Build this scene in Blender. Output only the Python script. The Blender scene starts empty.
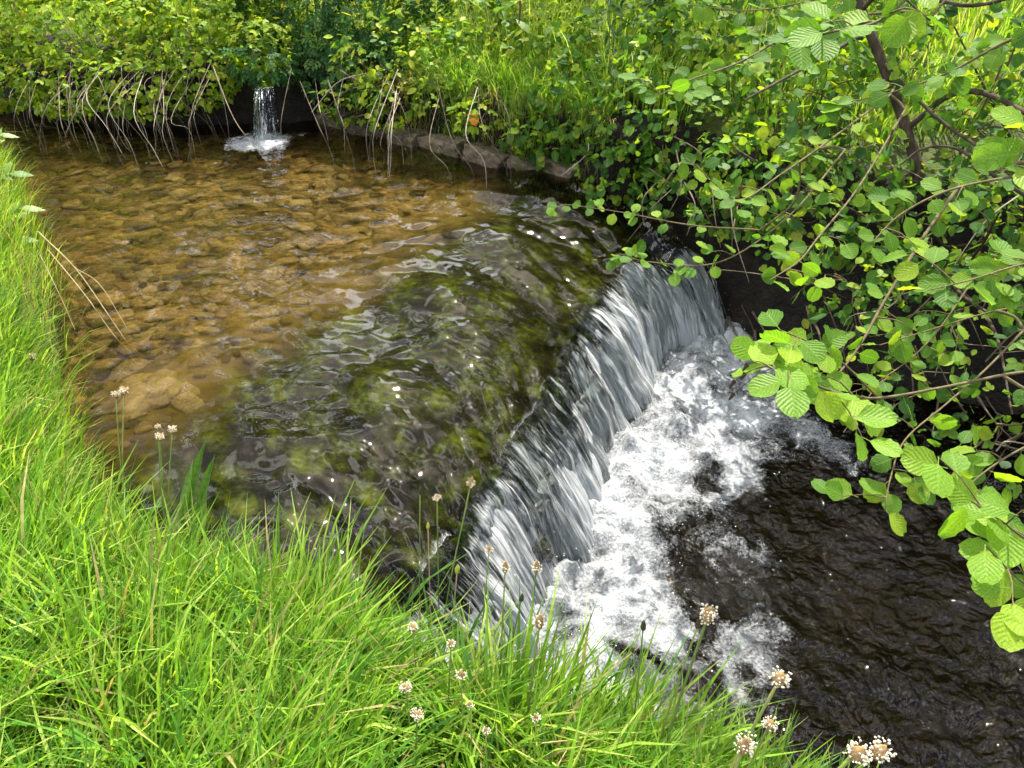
import bpy, math, random
import numpy as np
from mathutils import Matrix, Vector
R = math.radians
rng = np.random.default_rng(11)
random.seed(5)
scene = bpy.context.scene
C = scene.collection

# ------------------------------------------------------------------ camera, sky, sun, exposure
CAM_H, PITCH, FOV = 2.1, R(35), R(67)
cam_d = bpy.data.cameras.new('camera')
cam = bpy.data.objects.new('camera', cam_d); C.objects.link(cam)
cam.location = (0, 0, CAM_H); cam.rotation_euler = (R(90) - PITCH, 0, 0)
cam_d.sensor_width = 36; cam_d.lens = 18 / math.tan(FOV / 2); cam_d.clip_start = 0.02; cam_d.clip_end = 1500
scene.camera = cam

SUN_ELEV, SUN_AZ = R(57), R(16)          # azimuth of the sun, clockwise from +Y
world = bpy.data.worlds.new('World'); scene.world = world; world.use_nodes = True
wn = world.node_tree.nodes; wl = world.node_tree.links
sky = wn.new('ShaderNodeTexSky'); sky.sky_type = 'NISHITA'; sky.sun_disc = False
sky.sun_elevation = SUN_ELEV; sky.sun_rotation = SUN_AZ; sky.air_density = 1.0; sky.dust_density = 3.0
bg = wn['Background']; bg.inputs['Strength'].default_value = 0.085
# broken cloud over the whole sky
tc = wn.new('ShaderNodeTexCoord'); nz = wn.new('ShaderNodeTexNoise')
nz.inputs['Scale'].default_value = 2.0; nz.inputs['Detail'].default_value = 4; nz.inputs['Roughness'].default_value = .5
rp = wn.new('ShaderNodeValToRGB'); rp.color_ramp.elements[0].position = .53; rp.color_ramp.elements[1].position = .59
mx = wn.new('ShaderNodeMix'); mx.data_type = 'RGBA'
mx.inputs['B'].default_value = (32, 32.4, 33.5, 1)
cmap = wn.new('ShaderNodeMapping'); cmap.inputs['Location'].default_value = (7.4, 2.6, 4.2)
wl.new(tc.outputs['Generated'], cmap.inputs['Vector']); wl.new(cmap.outputs[0], nz.inputs['Vector']); wl.new(nz.outputs['Fac'], rp.inputs['Fac'])
wl.new(rp.outputs['Color'], mx.inputs['Factor']); wl.new(sky.outputs['Color'], mx.inputs['A'])
wl.new(mx.outputs['Result'], bg.inputs['Color'])

sun_d = bpy.data.lights.new('sun', 'SUN'); sun_d.energy = 5.0; sun_d.angle = R(.53); sun_d.color = (1, .955, .86)
sun = bpy.data.objects.new('sun', sun_d); C.objects.link(sun)
sdir = Vector((math.sin(SUN_AZ) * math.cos(SUN_ELEV), math.cos(SUN_AZ) * math.cos(SUN_ELEV), math.sin(SUN_ELEV)))
sun.rotation_euler = sdir.to_track_quat('Z', 'Y').to_euler(); sun.location = (-4, -3, 8)

vs = scene.view_settings
vs.view_transform = 'Standard'; vs.look = 'None'; vs.gamma = 1; vs.use_curve_mapping = False; vs.exposure = 1.3
scene.render.engine = 'CYCLES'
cy = scene.cycles
cy.use_denoising = True; cy.max_bounces = 8; cy.diffuse_bounces = 3; cy.glossy_bounces = 3
cy.transmission_bounces = 4; cy.transparent_max_bounces = 12; cy.sample_clamp_indirect = 4
cy.caustics_reflective = False; cy.caustics_refractive = False

# ------------------------------------------------------------------ helpers
FPX = 512 / math.tan(FOV / 2)
def ray(px, py):
    a, b = (px - 512) / FPX, (384 - py) / FPX
    return np.array([a, math.cos(PITCH) + b * math.sin(PITCH), -math.sin(PITCH) + b * math.cos(PITCH)])
def at_z(px, py, z):
    d = ray(px, py); t = (z - CAM_H) / d[2]
    return np.array([0, 0, CAM_H]) + d * t
def at_d(px, py, t):
    return np.array([0, 0, CAM_H]) + ray(px, py) * t

_tab = np.random.default_rng(3).random((64, 256, 256)).astype(np.float32)
def vnoise(x, y, seed=0):
    t = _tab[seed % 64]
    x = np.asarray(x, float); y = np.asarray(y, float)
    xi = np.floor(x).astype(int); yi = np.floor(y).astype(int)
    fx = x - xi; fy = y - yi
    fx = fx * fx * (3 - 2 * fx); fy = fy * fy * (3 - 2 * fy)
    a = t[xi & 255, yi & 255]; b = t[(xi + 1) & 255, yi & 255]
    c = t[xi & 255, (yi + 1) & 255]; d = t[(xi + 1) & 255, (yi + 1) & 255]
    return (a * (1 - fx) + b * fx) * (1 - fy) + (c * (1 - fx) + d * fx) * fy
def fbm(x, y, seed=0, octv=4, gain=.5):
    s = 0; amp = 1; tot = 0
    for k in range(octv):
        s = s + amp * (vnoise(x * 2 ** k + 17.3 * k, y * 2 ** k + 9.1 * k, seed + k) - .5); tot += amp; amp *= gain
    return s / tot * 2          # about -1..1
def sstep(a, b, x):
    t = np.clip((x - a) / (b - a), 0, 1); return t * t * (3 - 2 * t)

def link(o, parent=None):
    C.objects.link(o)
    if parent is not None:
        o.parent = parent
        o.matrix_parent_inverse = Matrix.Translation(-Vector(parent.get('_base', (0, 0, 0))))
    return o
def empty(name, base, label, cat, group=None):
    o = bpy.data.objects.new(name, None); C.objects.link(o); o.location = base
    o['_base'] = [float(v) for v in base]; o.empty_display_size = .1
    o['label'] = label; o['category'] = cat
    if group: o['group'] = group
    return o
def tag(o, label=None, cat=None, group=None, kind=None):
    if label: o['label'] = label
    if cat: o['category'] = cat
    if group: o['group'] = group
    if kind: o['kind'] = kind
    return o
def make_mesh(name, V, F, mats, smooth=True, attrs=None, uv=None, midx=None):
    """V (n,3); F (m,k) array, or a list of such arrays; attrs {name: (type, per-vertex data)}"""
    me = bpy.data.meshes.new(name)
    V = np.ascontiguousarray(V, np.float32)
    Fs = F if isinstance(F, (list, tuple)) else [F]
    Fs = [np.asarray(f, np.int32) for f in Fs if len(f)]
    li = np.concatenate([f.ravel() for f in Fs])
    tot = np.concatenate([np.full(len(f), f.shape[1], np.int32) for f in Fs])
    st = np.concatenate([[0], np.cumsum(tot)[:-1]]).astype(np.int32)
    me.vertices.add(len(V)); me.vertices.foreach_set('co', V.ravel())
    me.loops.add(len(li)); me.loops.foreach_set('vertex_index', li)
    me.polygons.add(len(tot)); me.polygons.foreach_set('loop_start', st)
    me.update(calc_edges=True)
    if smooth: me.polygons.foreach_set('use_smooth', np.ones(len(tot), bool))
    for m in (mats if isinstance(mats, (list, tuple)) else [mats]): me.materials.append(m)
    if midx is not None: me.polygons.foreach_set('material_index', np.asarray(midx, np.int32))
    if uv is not None:
        l = me.uv_layers.new(name='UVMap'); l.data.foreach_set('uv', np.asarray(uv, np.float32)[li].ravel())
    for k, (ty, d) in (attrs or {}).items():
        a = me.attributes.new(k, ty, 'POINT')
        a.data.foreach_set('color' if ty == 'FLOAT_COLOR' else 'value', np.ascontiguousarray(d, np.float32).ravel())
    me.validate()
    return me
def mesh_obj(name, V, F, mats, parent=None, **kw):
    return link(bpy.data.objects.new(name, make_mesh(name, V, F, mats, **kw)), parent)
def grid_faces(nr, nc):
    i = np.arange(nr - 1)[:, None] * nc + np.arange(nc - 1)[None, :]
    i = i.ravel()
    return np.stack([i, i + 1, i + nc + 1, i + nc], 1)
def spline(pts, n):
    pts = np.asarray(pts, float); k = len(pts)
    if k == 2: return pts[0] + (pts[1] - pts[0]) * np.linspace(0, 1, n)[:, None]
    P = np.vstack([2 * pts[0] - pts[1], pts, 2 * pts[-1] - pts[-2]])
    u = np.linspace(0, k - 1 - 1e-6, n); i = u.astype(int); f = (u - i)[:, None]
    a, b, c, d = P[i], P[i + 1], P[i + 2], P[i + 3]
    return .5 * (2 * b + (c - a) * f + (2 * a - 5 * b + 4 * c - d) * f ** 2 + (3 * b - a - 3 * c + d) * f ** 3)
def tube(pts, r0, r1, sides=5, wob=0.0):
    """V, F of a tapered tube along pts"""
    pts = np.asarray(pts, float); n = len(pts)
    T = np.gradient(pts, axis=0); T /= np.linalg.norm(T, axis=1)[:, None] + 1e-9
    ref = np.array([0, 0, 1.]) if abs(T[0, 2]) < .9 else np.array([1., 0, 0])
    A = np.cross(T, ref); A /= np.linalg.norm(A, axis=1)[:, None] + 1e-9
    B = np.cross(T, A)
    r = (r0 + (r1 - r0) * np.linspace(0, 1, n) ** .8) * (1 + wob * rng.uniform(-1, 1, n))
    an = np.arange(sides) * 2 * math.pi / sides
    V = pts[:, None, :] + r[:, None, None] * (A[:, None, :] * np.cos(an)[None, :, None] + B[:, None, :] * np.sin(an)[None, :, None])
    V = V.reshape(-1, 3)
    i = np.arange(n - 1)[:, None] * sides; j = np.arange(sides)[None, :]; j2 = (j + 1) % sides
    F = np.stack([i + j, i + j2, i + sides + j2, i + sides + j], -1).reshape(-1, 4)
    V = np.vstack([V, pts[-1] + T[-1] * r[-1]])
    e = (n - 1) * sides
    cap = np.array([[e + k, e + (k + 1) % sides, len(V) - 1] for k in range(sides)])
    return V, F, cap
class MB:
    """collects pieces of one part"""
    def __init__(s): s.V = []; s.Q = []; s.T = []; s.n = 0
    def add(s, V, Q=None, T=None):
        s.V.append(np.asarray(V, float))
        if Q is not None and len(Q): s.Q.append(np.asarray(Q) + s.n)
        if T is not None and len(T): s.T.append(np.asarray(T) + s.n)
        s.n += len(V)
    def tube(s, pts, r0, r1, sides=5, wob=0): s.add(*tube(pts, r0, r1, sides, wob))
    def build(s, name, mat, parent=None, **kw):
        F = []
        if s.Q: F.append(np.vstack(s.Q))
        if s.T: F.append(np.vstack(s.T))
        return mesh_obj(name, np.vstack(s.V), F, mat, parent, **kw)

# ------------------------------------------------------------------ materials
def new_mat(name):
    m = bpy.data.materials.new(name); m.use_nodes = True
    nt = m.node_tree; nt.nodes.clear()
    return m, nt, nt.nodes, nt.links
def N(nodes, t, **kw):
    n = nodes.new(t)
    for k, v in kw.items():
        if k in n.inputs: n.inputs[k].default_value = v
        else: setattr(n, k, v)
    return n
def ramp(nodes, stops):
    r = nodes.new('ShaderNodeValToRGB'); e = r.color_ramp.elements
    while len(e) < len(stops): e.new(.5)
    for q, (p, c) in zip(e, stops): q.position = p; q.color = (*c, 1) if len(c) == 3 else c
    return r
def math_n(nodes, links, op, a, b=None, c=None, clamp=False):
    n = nodes.new('ShaderNodeMath'); n.operation = op; n.use_clamp = clamp
    for i, v in enumerate((a, b, c)):
        if v is None: continue
        if isinstance(v, (int, float)): n.inputs[i].default_value = v
        else: links.new(v, n.inputs[i])
    return n.outputs[0]

def leaf_material(name, mode, stops, trans=.4, rough=.42, spec=.5, vein=None, transcol=(1.15, 1.25, .5)):
    """mode 'tint': per-vertex colour attribute; 'random': colour picked per object"""
    m, nt, n, l = new_mat(name)
    out = n.new('ShaderNodeOutputMaterial')
    if mode == 'tint':
        col = N(n, 'ShaderNodeAttribute', attribute_name='tint').outputs['Color']
    else:
        oi = n.new('ShaderNodeObjectInfo'); rr = ramp(n, stops); l.new(oi.outputs['Random'], rr.inputs['Fac']); col = rr.outputs['Color']
    tcd = n.new('ShaderNodeTexCoord')
    nzz = N(n, 'ShaderNodeTexNoise', Scale=40.0 if mode == 'tint' else 22.0, Detail=3.0)
    l.new(tcd.outputs['Object'], nzz.inputs['Vector'])
    hv = n.new('ShaderNodeHueSaturation'); l.new(col, hv.inputs['Color'])
    mr = N(n, 'ShaderNodeMapRange'); mr.inputs['To Min'].default_value = .72; mr.inputs['To Max'].default_value = 1.28
    mr.inputs['From Min'].default_value = .3; mr.inputs['From Max'].default_value = .7
    l.new(nzz.outputs['Fac'], mr.inputs['Value']); l.new(mr.outputs['Result'], hv.inputs['Value'])
    col = hv.outputs['Color']
    bump = None
    if vein:
        uv = n.new('ShaderNodeUVMap'); sx = n.new('ShaderNodeSeparateXYZ'); l.new(uv.outputs['UV'], sx.inputs[0])
        au = math_n(n, l, 'ABSOLUTE', sx.outputs['X'])
        ph = math_n(n, l, 'SUBTRACT', sx.outputs['Y'], math_n(n, l, 'MULTIPLY', au, vein[1]))
        fr = math_n(n, l, 'FRACT', math_n(n, l, 'MULTIPLY', ph, float(vein[0])))
        tri = math_n(n, l, 'ABSOLUTE', math_n(n, l, 'SUBTRACT', fr, .5))
        lat = math_n(n, l, 'MULTIPLY', math_n(n, l, 'SUBTRACT', tri, .36), 5.0, clamp=True)
        mid = math_n(n, l, 'SUBTRACT', 1.0, math_n(n, l, 'MULTIPLY', au, 14.0), clamp=True)
        vm = math_n(n, l, 'MAXIMUM', lat, mid)
        mixc = N(n, 'ShaderNodeMix', data_type='RGBA'); l.new(math_n(n, l, 'MULTIPLY', vm, .38), mixc.inputs['Factor'])
        l.new(col, mixc.inputs['A']); mixc.inputs['B'].default_value = (.34, .46, .12, 1)
        col = mixc.outputs['Result']
        bp = N(n, 'ShaderNodeBump', Strength=.55, Distance=.003); l.new(tri, bp.inputs['Height']); bump = bp.outputs['Normal']
    pr = N(n, 'ShaderNodeBsdfPrincipled'); pr.inputs['Roughness'].default_value = rough; pr.inputs['Specular IOR Level'].default_value = spec
    l.new(col, pr.inputs['Base Color'])
    tr = n.new('ShaderNodeBsdfTranslucent')
    tm = N(n, 'ShaderNodeMix', data_type='RGBA', blend_type='MULTIPLY'); tm.inputs['Factor'].default_value = 1
    l.new(col, tm.inputs['A']); tm.inputs['B'].default_value = (*transcol, 1); l.new(tm.outputs['Result'], tr.inputs['Color'])
    if bump: l.new(bump, pr.inputs['Normal'])
    ms = n.new('ShaderNodeMixShader'); ms.inputs[0].default_value = trans
    l.new(pr.outputs[0], ms.inputs[1]); l.new(tr.outputs[0], ms.inputs[2]); l.new(ms.outputs[0], out.inputs['Surface'])
    return m

def noise_material(name, stops, scale=6, rough=.9, bump=.4, bdist=.02, detail=8, stretch=(1, 1, 1), spec=.3, coat=0, obj_random=0, object_space=True):
    m, nt, n, l = new_mat(name)
    out = n.new('ShaderNodeOutputMaterial'); pr = n.new('ShaderNodeBsdfPrincipled')
    tcd = n.new('ShaderNodeTexCoord'); mp = n.new('ShaderNodeMapping'); mp.inputs['Scale'].default_value = stretch
    l.new(tcd.outputs['Object'], mp.inputs['Vector'])
    a = N(n, 'ShaderNodeTexNoise', Scale=float(scale), Detail=float(detail), Roughness=.65); l.new(mp.outputs[0], a.inputs['Vector'])
    rr = ramp(n, stops)
    fac = a.outputs['Fac']
    if obj_random:
        oi = n.new('ShaderNodeObjectInfo')
        fac = math_n(n, l, 'ADD', fac, math_n(n, l, 'MULTIPLY', math_n(n, l, 'SUBTRACT', oi.outputs['Random'], .5), obj_random))
    l.new(fac, rr.inputs['Fac']); l.new(rr.outputs['Color'], pr.inputs['Base Color'])
    b = N(n, 'ShaderNodeTexNoise', Scale=float(scale) * 4, Detail=6.0); l.new(mp.outputs[0], b.inputs['Vector'])
    bp = N(n, 'ShaderNodeBump', Strength=bump, Distance=bdist); l.new(b.outputs['Fac'], bp.inputs['Height']); l.new(bp.outputs[0], pr.inputs['Normal'])
    pr.inputs['Roughness'].default_value = rough; pr.inputs['Specular IOR Level'].default_value = spec
    pr.inputs['Coat Weight'].default_value = coat; pr.inputs['Coat Roughness'].default_value = .15
    l.new(pr.outputs[0], out.inputs['Surface'])
    return m

M = {}
M['grass'] = leaf_material('grass_blades', 'tint', None, trans=.5, rough=.5, spec=.25, transcol=(1.4, 1.4, .6))
M['leaf'] = leaf_material('small_leaves', 'tint', None, trans=.5, rough=.5, spec=.15, transcol=(1.6, 1.5, .5))
M['alder'] = leaf_material('alder_leaf', 'random', [(0, (.06, .15, .02)), (.35, (.095, .21, .022)), (.7, (.14, .27, .025)), (1, (.25, .36, .03))],
                           trans=.52, rough=.5, spec=.14, vein=(7, .42), transcol=(1.6, 1.55, .4))
M['sunlit_alder'] = leaf_material('sunlit_alder_leaf', 'random', [(0, (.13, .26, .025)), (.5, (.2, .36, .03)), (1, (.3, .43, .035))], trans=.58, rough=.45, spec=.25, vein=(7, .42), transcol=(1.6, 1.55, .4))  # brighter copy of the alder leaf, sunlight put into its colour
M['sapling'] = leaf_material('sapling_leaf', 'random', [(0, (.03, .09, .02)), (.35, (.055, .15, .022)), (.75, (.09, .205, .026)), (.95, (.16, .28, .03)), (1, (.24, .22, .04))],
                             trans=.48, rough=.5, spec=.14, vein=(6, .4), transcol=(1.5, 1.5, .4))
M['bramble'] = leaf_material('bramble_leaf', 'random', [(0, (.12, .22, .018)), (.4, (.2, .31, .022)), (.8, (.3, .38, .025)), (1, (.4, .4, .035))],
                             trans=.5, rough=.48, spec=.25, vein=(6, .4), transcol=(1.6, 1.45, .4))
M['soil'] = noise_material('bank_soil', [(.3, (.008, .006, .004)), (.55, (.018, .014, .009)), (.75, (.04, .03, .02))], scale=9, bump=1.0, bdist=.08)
M['turf'] = noise_material('turf_soil', [(.3, (.025, .03, .008)), (.5, (.05, .07, .012)), (.72, (.1, .1, .03))], scale=14, bump=.8, bdist=.03)
M['bark'] = noise_material('alder_bark', [(.3, (.02, .014, .009)), (.55, (.06, .042, .026)), (.75, (.13, .1, .065))], scale=26, bump=.7, bdist=.006, stretch=(1, 1, .4))
M['twig'] = noise_material('green_brown_twig', [(.3, (.06, .05, .022)), (.6, (.13, .1, .045)), (.8, (.2, .16, .08))], scale=30, bump=.3, bdist=.002)
M['cane'] = noise_material('dry_cane', [(.25, (.07, .05, .035)), (.5, (.22, .17, .12)), (.8, (.42, .36, .28))], scale=12, bump=.3, bdist=.002, obj_random=.6)
M['root'] = noise_material('bare_root', [(.3, (.05, .035, .022)), (.6, (.13, .095, .06)), (.8, (.22, .17, .11))], scale=16, bump=.4, bdist=.003, obj_random=.4)
M['straw'] = noise_material('dead_straw', [(.3, (.2, .15, .08)), (.6, (.34, .27, .15)), (.8, (.45, .37, .22))], scale=20, bump=.1)
M['stone'] = noise_material('bed_stone', [(.18, (.03, .024, .014)), (.42, (.1, .075, .032)), (.6, (.19, .14, .055)), (.82, (.34, .28, .15))], scale=9, bump=.5, bdist=.01, rough=.7, obj_random=.55, spec=.04)
M['ledge'] = noise_material('ledge_stone', [(.25, (.025, .018, .011)), (.5, (.09, .068, .043)), (.75, (.21, .165, .11))], scale=8, bump=.7, bdist=.02, obj_random=.2)
M['wetrock'] = noise_material('wet_rock', [(.3, (.012, .012, .009)), (.5, (.03, .03, .018)), (.66, (.045, .06, .015)), (.8, (.08, .1, .02))], scale=9, bump=.8, bdist=.02, rough=.35, coat=.6)
M['seed'] = noise_material('plantain_spike', [(.3, (.16, .09, .035)), (.55, (.3, .19, .08)), (.8, (.42, .3, .15))], scale=300, bump=.6, bdist=.002)
M['seed_dark'] = noise_material('plantain_bud', [(.3, (.02, .016, .01)), (.6, (.06, .045, .02)), (.8, (.12, .09, .04))], scale=300, bump=.6, bdist=.002)
M['seed_green'] = noise_material('plantain_green_bud', [(.3, (.2, .22, .03)), (.7, (.42, .42, .06))], scale=200, bump=.4, bdist=.002)
M['anther'] = noise_material('plantain_anther', [(.3, (.55, .46, .32)), (.7, (.76, .7, .56))], scale=60, bump=.0)
M['stem'] = noise_material('plantain_stem', [(.3, (.1, .15, .03)), (.6, (.19, .24, .05)), (.8, (.3, .3, .09))], scale=12, bump=.1, obj_random=.4)
M['stem_pink'] = noise_material('plantain_dry_stem', [(.3, (.3, .17, .11)), (.7, (.45, .3, .2))], scale=12, bump=.1)
M['cone'] = noise_material('alder_cone', [(.3, (.025, .014, .01)), (.7, (.09, .05, .035))], scale=120, bump=.8, bdist=.003)
M['catkin'] = noise_material('alder_catkin', [(.3, (.06, .02, .015)), (.7, (.16, .06, .04))], scale=90, bump=.8, bdist=.003)
M['deadleaf'] = noise_material('orange_leaf', [(.3, (.5, .13, .02)), (.6, (.7, .28, .04)), (.8, (.6, .4, .08))], scale=30, bump=.3, bdist=.003)

def bed_material():
    m, nt, n, l = new_mat('stream_bed_gravel')
    out = n.new('ShaderNodeOutputMaterial'); pr = n.new('ShaderNodeBsdfPrincipled')
    tcd = n.new('ShaderNodeTexCoord')
    a = N(n, 'ShaderNodeTexNoise', Scale=2.3, Detail=9.0, Roughness=.7, Distortion=1.2); l.new(tcd.outputs['Object'], a.inputs['Vector'])
    rr = ramp(n, [(.34, (.022, .018, .009)), (.46, (.075, .056, .022)), (.57, (.22, .155, .05)), (.72, (.38, .29, .12))]); l.new(a.outputs['Fac'], rr.inputs['Fac'])
    v = N(n, 'ShaderNodeTexVoronoi', Scale=26.0); l.new(tcd.outputs['Object'], v.inputs['Vector'])
    hs = n.new('ShaderNodeHueSaturation'); l.new(rr.outputs['Color'], hs.inputs['Color'])
    sp = n.new('ShaderNodeSeparateXYZ'); l.new(v.outputs['Color'], sp.inputs[0])
    l.new(math_n(n, l, 'ADD', math_n(n, l, 'MULTIPLY', sp.outputs[0], .8), .55), hs.inputs['Value'])
    l.new(hs.outputs['Color'], pr.inputs['Base Color'])
    bp = N(n, 'ShaderNodeBump', Strength=.8, Distance=.03, invert=True); l.new(v.outputs['Distance'], bp.inputs['Height']); l.new(bp.outputs[0], pr.inputs['Normal'])
    pr.inputs['Specular IOR Level'].default_value = .04; pr.inputs['Roughness'].default_value = .8; l.new(pr.outputs[0], out.inputs['Surface'])
    return m
M['bed'] = bed_material()
M['poolbed'] = noise_material('pool_bed_mud', [(.3, (.008, .007, .006)), (.6, (.022, .018, .013)), (.8, (.05, .04, .028))], scale=4, bump=.6)

def apron_material():
    m, nt, n, l = new_mat('mossy_weir_rock')
    out = n.new('ShaderNodeOutputMaterial'); pr = n.new('ShaderNodeBsdfPrincipled')
    tcd = n.new('ShaderNodeTexCoord'); at = N(n, 'ShaderNodeAttribute', attribute_name='moss')
    a = N(n, 'ShaderNodeTexNoise', Scale=5.0, Detail=8.0, Roughness=.7, Distortion=.8); l.new(tcd.outputs['Object'], a.inputs['Vector'])
    b = N(n, 'ShaderNodeTexNoise', Scale=7.0, Detail=7.0, Roughness=.72); l.new(tcd.outputs['Object'], b.inputs['Vector'])
    sand = ramp(n, [(.28, (.04, .03, .012)), (.45, (.12, .088, .03)), (.6, (.2, .15, .045)), (.75, (.3, .24, .09))]); l.new(a.outputs['Fac'], sand.inputs['Fac'])
    moss = ramp(n, [(.36, (.004, .004, .002)), (.47, (.014, .013, .006)), (.54, (.03, .042, .007)), (.61, (.09, .13, .012)), (.7, (.2, .23, .025)), (.84, (.07, .045, .02))]); l.new(b.outputs['Fac'], moss.inputs['Fac'])
    f = math_n(n, l, 'ADD', at.outputs['Fac'], math_n(n, l, 'MULTIPLY', math_n(n, l, 'SUBTRACT', a.outputs['Fac'], .5), 2.6), clamp=True)
    mixc = N(n, 'ShaderNodeMix', data_type='RGBA'); l.new(f, mixc.inputs['Factor']); l.new(sand.outputs['Color'], mixc.inputs['A']); l.new(moss.outputs['Color'], mixc.inputs['B'])
    l.new(mixc.outputs['Result'], pr.inputs['Base Color'])
    bp = N(n, 'ShaderNodeBump', Strength=.8, Distance=.03); l.new(b.outputs['Fac'], bp.inputs['Height']); l.new(bp.outputs[0], pr.inputs['Normal'])
    pr.inputs['Specular IOR Level'].default_value = .04; pr.inputs['Roughness'].default_value = .7; l.new(pr.outputs[0], out.inputs['Surface'])
    return m
M['apron'] = apron_material()

def water_material(name, tint, bump_scale, bump_stretch, bump_strength, kind):
    """clear water: Fresnel mix of a tinted transparent and a glossy layer, with white aerated water where 'foam' says"""
    m, nt, n, l = new_mat(name)
    out = n.new('ShaderNodeOutputMaterial')
    uv = n.new('ShaderNodeUVMap'); mp = n.new('ShaderNodeMapping'); mp.inputs['Scale'].default_value = (*bump_stretch, 1); l.new(uv.outputs['UV'], mp.inputs['Vector'])
    rip = N(n, 'ShaderNodeTexNoise', Scale=float(bump_scale), Detail=(1.2 if name.startswith('dark') else .3), Roughness=.45, Distortion=1.4); l.new(mp.outputs[0], rip.inputs['Vector'])
    bp = N(n, 'ShaderNodeBump', Strength=bump_strength, Distance=.02); l.new(rip.outputs['Fac'], bp.inputs['Height'])
    tp = n.new('ShaderNodeBsdfTransparent'); tp.inputs['Color'].default_value = (*tint, 1)
    gl = n.new('ShaderNodeBsdfGlossy'); gl.inputs['Roughness'].default_value = .02 if name.startswith('dark') else .015; l.new(bp.outputs[0], gl.inputs['Normal'])
    rf = n.new('ShaderNodeBsdfRefraction'); rf.inputs['IOR'].default_value = 1.333; rf.inputs['Roughness'].default_value = .0; rf.inputs['Color'].default_value = (*tint, 1); l.new(bp.outputs[0], rf.inputs['Normal'])
    tw_ = n.new('ShaderNodeMixShader'); tw_.inputs[0].default_value = .5; l.new(tp.outputs[0], tw_.inputs[1]); l.new(rf.outputs[0], tw_.inputs[2])
    fr = N(n, 'ShaderNodeFresnel', IOR=1.333); l.new(bp.outputs[0], fr.inputs['Normal'])
    w = n.new('ShaderNodeMixShader'); l.new(fr.outputs[0], w.inputs[0]); l.new((tw_ if kind == 'flat' else tp).outputs[0], w.inputs[1]); l.new(gl.outputs[0], w.inputs[2])
    fo = N(n, 'ShaderNodeAttribute', attribute_name='foam')
    if kind == 'fall':
        m2 = n.new('ShaderNodeMapping'); m2.inputs['Scale'].default_value = (30, 1.5, 1); l.new(uv.outputs['UV'], m2.inputs['Vector'])
        s1 = N(n, 'ShaderNodeTexNoise', Scale=1.0, Detail=4.0, Roughness=.62, Distortion=.35); l.new(m2.outputs[0], s1.inputs['Vector'])
        m3 = n.new('ShaderNodeMapping'); m3.inputs['Scale'].default_value = (95, 6, 1); l.new(uv.outputs['UV'], m3.inputs['Vector'])
        s2 = N(n, 'ShaderNodeTexNoise', Scale=1.0, Detail=5.0, Roughness=.7, Distortion=.6); l.new(m3.outputs[0], s2.inputs['Vector'])
        nn = math_n(n, l, 'ADD', math_n(n, l, 'MULTIPLY', s1.outputs['Fac'], .6), math_n(n, l, 'MULTIPLY', s2.outputs['Fac'], .4))
        k = 6.5
    else:
        s1 = N(n, 'ShaderNodeTexNoise', Scale=7.0, Detail=6.0, Roughness=.7, Distortion=1.0); l.new(uv.outputs['UV'], s1.inputs['Vector'])
        s2 = N(n, 'ShaderNodeTexNoise', Scale=70.0, Detail=3.0, Roughness=.6); l.new(uv.outputs['UV'], s2.inputs['Vector'])
        nn = math_n(n, l, 'ADD', math_n(n, l, 'MULTIPLY', s1.outputs['Fac'], .64), math_n(n, l, 'MULTIPLY', s2.outputs['Fac'], .36))
        k = 2.6
    # foam 0..1 shifts the threshold through the noise
    fm = math_n(n, l, 'MULTIPLY', math_n(n, l, 'ADD', math_n(n, l, 'SUBTRACT', nn, 1.0), math_n(n, l, 'MULTIPLY', fo.outputs['Fac'], 1.0)), k)
    fm = math_n(n, l, 'ADD', fm, .5 * k * 0 + .0, clamp=True)
    fmx = math_n(n, l, 'MULTIPLY', fm, .95)
    df = n.new('ShaderNodeBsdfDiffuse'); fcr = ramp(n, [(.36, (.34, .37, .4)), (.48, (.52, .54, .56)), (.62, (.72, .73, .74))]); l.new(nn, fcr.inputs['Fac']); l.new(fcr.outputs['Color'], df.inputs['Color'])
    tr = n.new('ShaderNodeBsdfTranslucent'); tr.inputs['Color'].default_value = (.66, .69, .72, 1)
    fb = N(n, 'ShaderNodeBump', Strength=.9, Distance=.04); l.new(nn, fb.inputs['Height']); l.new(fb.outputs[0], df.inputs['Normal'])
    gl2 = n.new('ShaderNodeBsdfGlossy'); gl2.inputs['Roughness'].default_value = .25; l.new(fb.outputs[0], gl2.inputs['Normal'])
    fmix = n.new('ShaderNodeMixShader'); fmix.inputs[0].default_value = .3; l.new(df.outputs[0], fmix.inputs[1]); l.new(tr.outputs[0], fmix.inputs[2])
    fmix2 = n.new('ShaderNodeMixShader'); fmix2.inputs[0].default_value = .06; l.new(fmix.outputs[0], fmix2.inputs[1]); l.new(gl2.outputs[0], fmix2.inputs[2])
    o = n.new('ShaderNodeMixShader'); l.new(fmx, o.inputs[0]); l.new(w.outputs[0], o.inputs[1]); l.new(fmix2.outputs[0], o.inputs[2])
    l.new(o.outputs[0], out.inputs['Surface'])
    return m
M['water'] = water_material('clear_stream_water', (.95, .88, .7), 6, (1, .55), .2, 'flat')
M['fall'] = water_material('falling_water', (.86, .88, .86), 22, (1, .12), 1.0, 'fall')
M['pool'] = water_material('dark_pool_water', (.55, .46, .34), 14, (1, 1), 1.1, 'flat')

def foam_material():
    m, nt, n, l = new_mat('froth'); out = n.new('ShaderNodeOutputMaterial')
    pr = n.new('ShaderNodeBsdfPrincipled'); pr.inputs['Base Color'].default_value = (.88, .9, .92, 1); pr.inputs['Roughness'].default_value = .25
    pr.inputs['Subsurface Weight'].default_value = 0
    l.new(pr.outputs[0], out.inputs['Surface']); return m
M['froth'] = foam_material()

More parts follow.
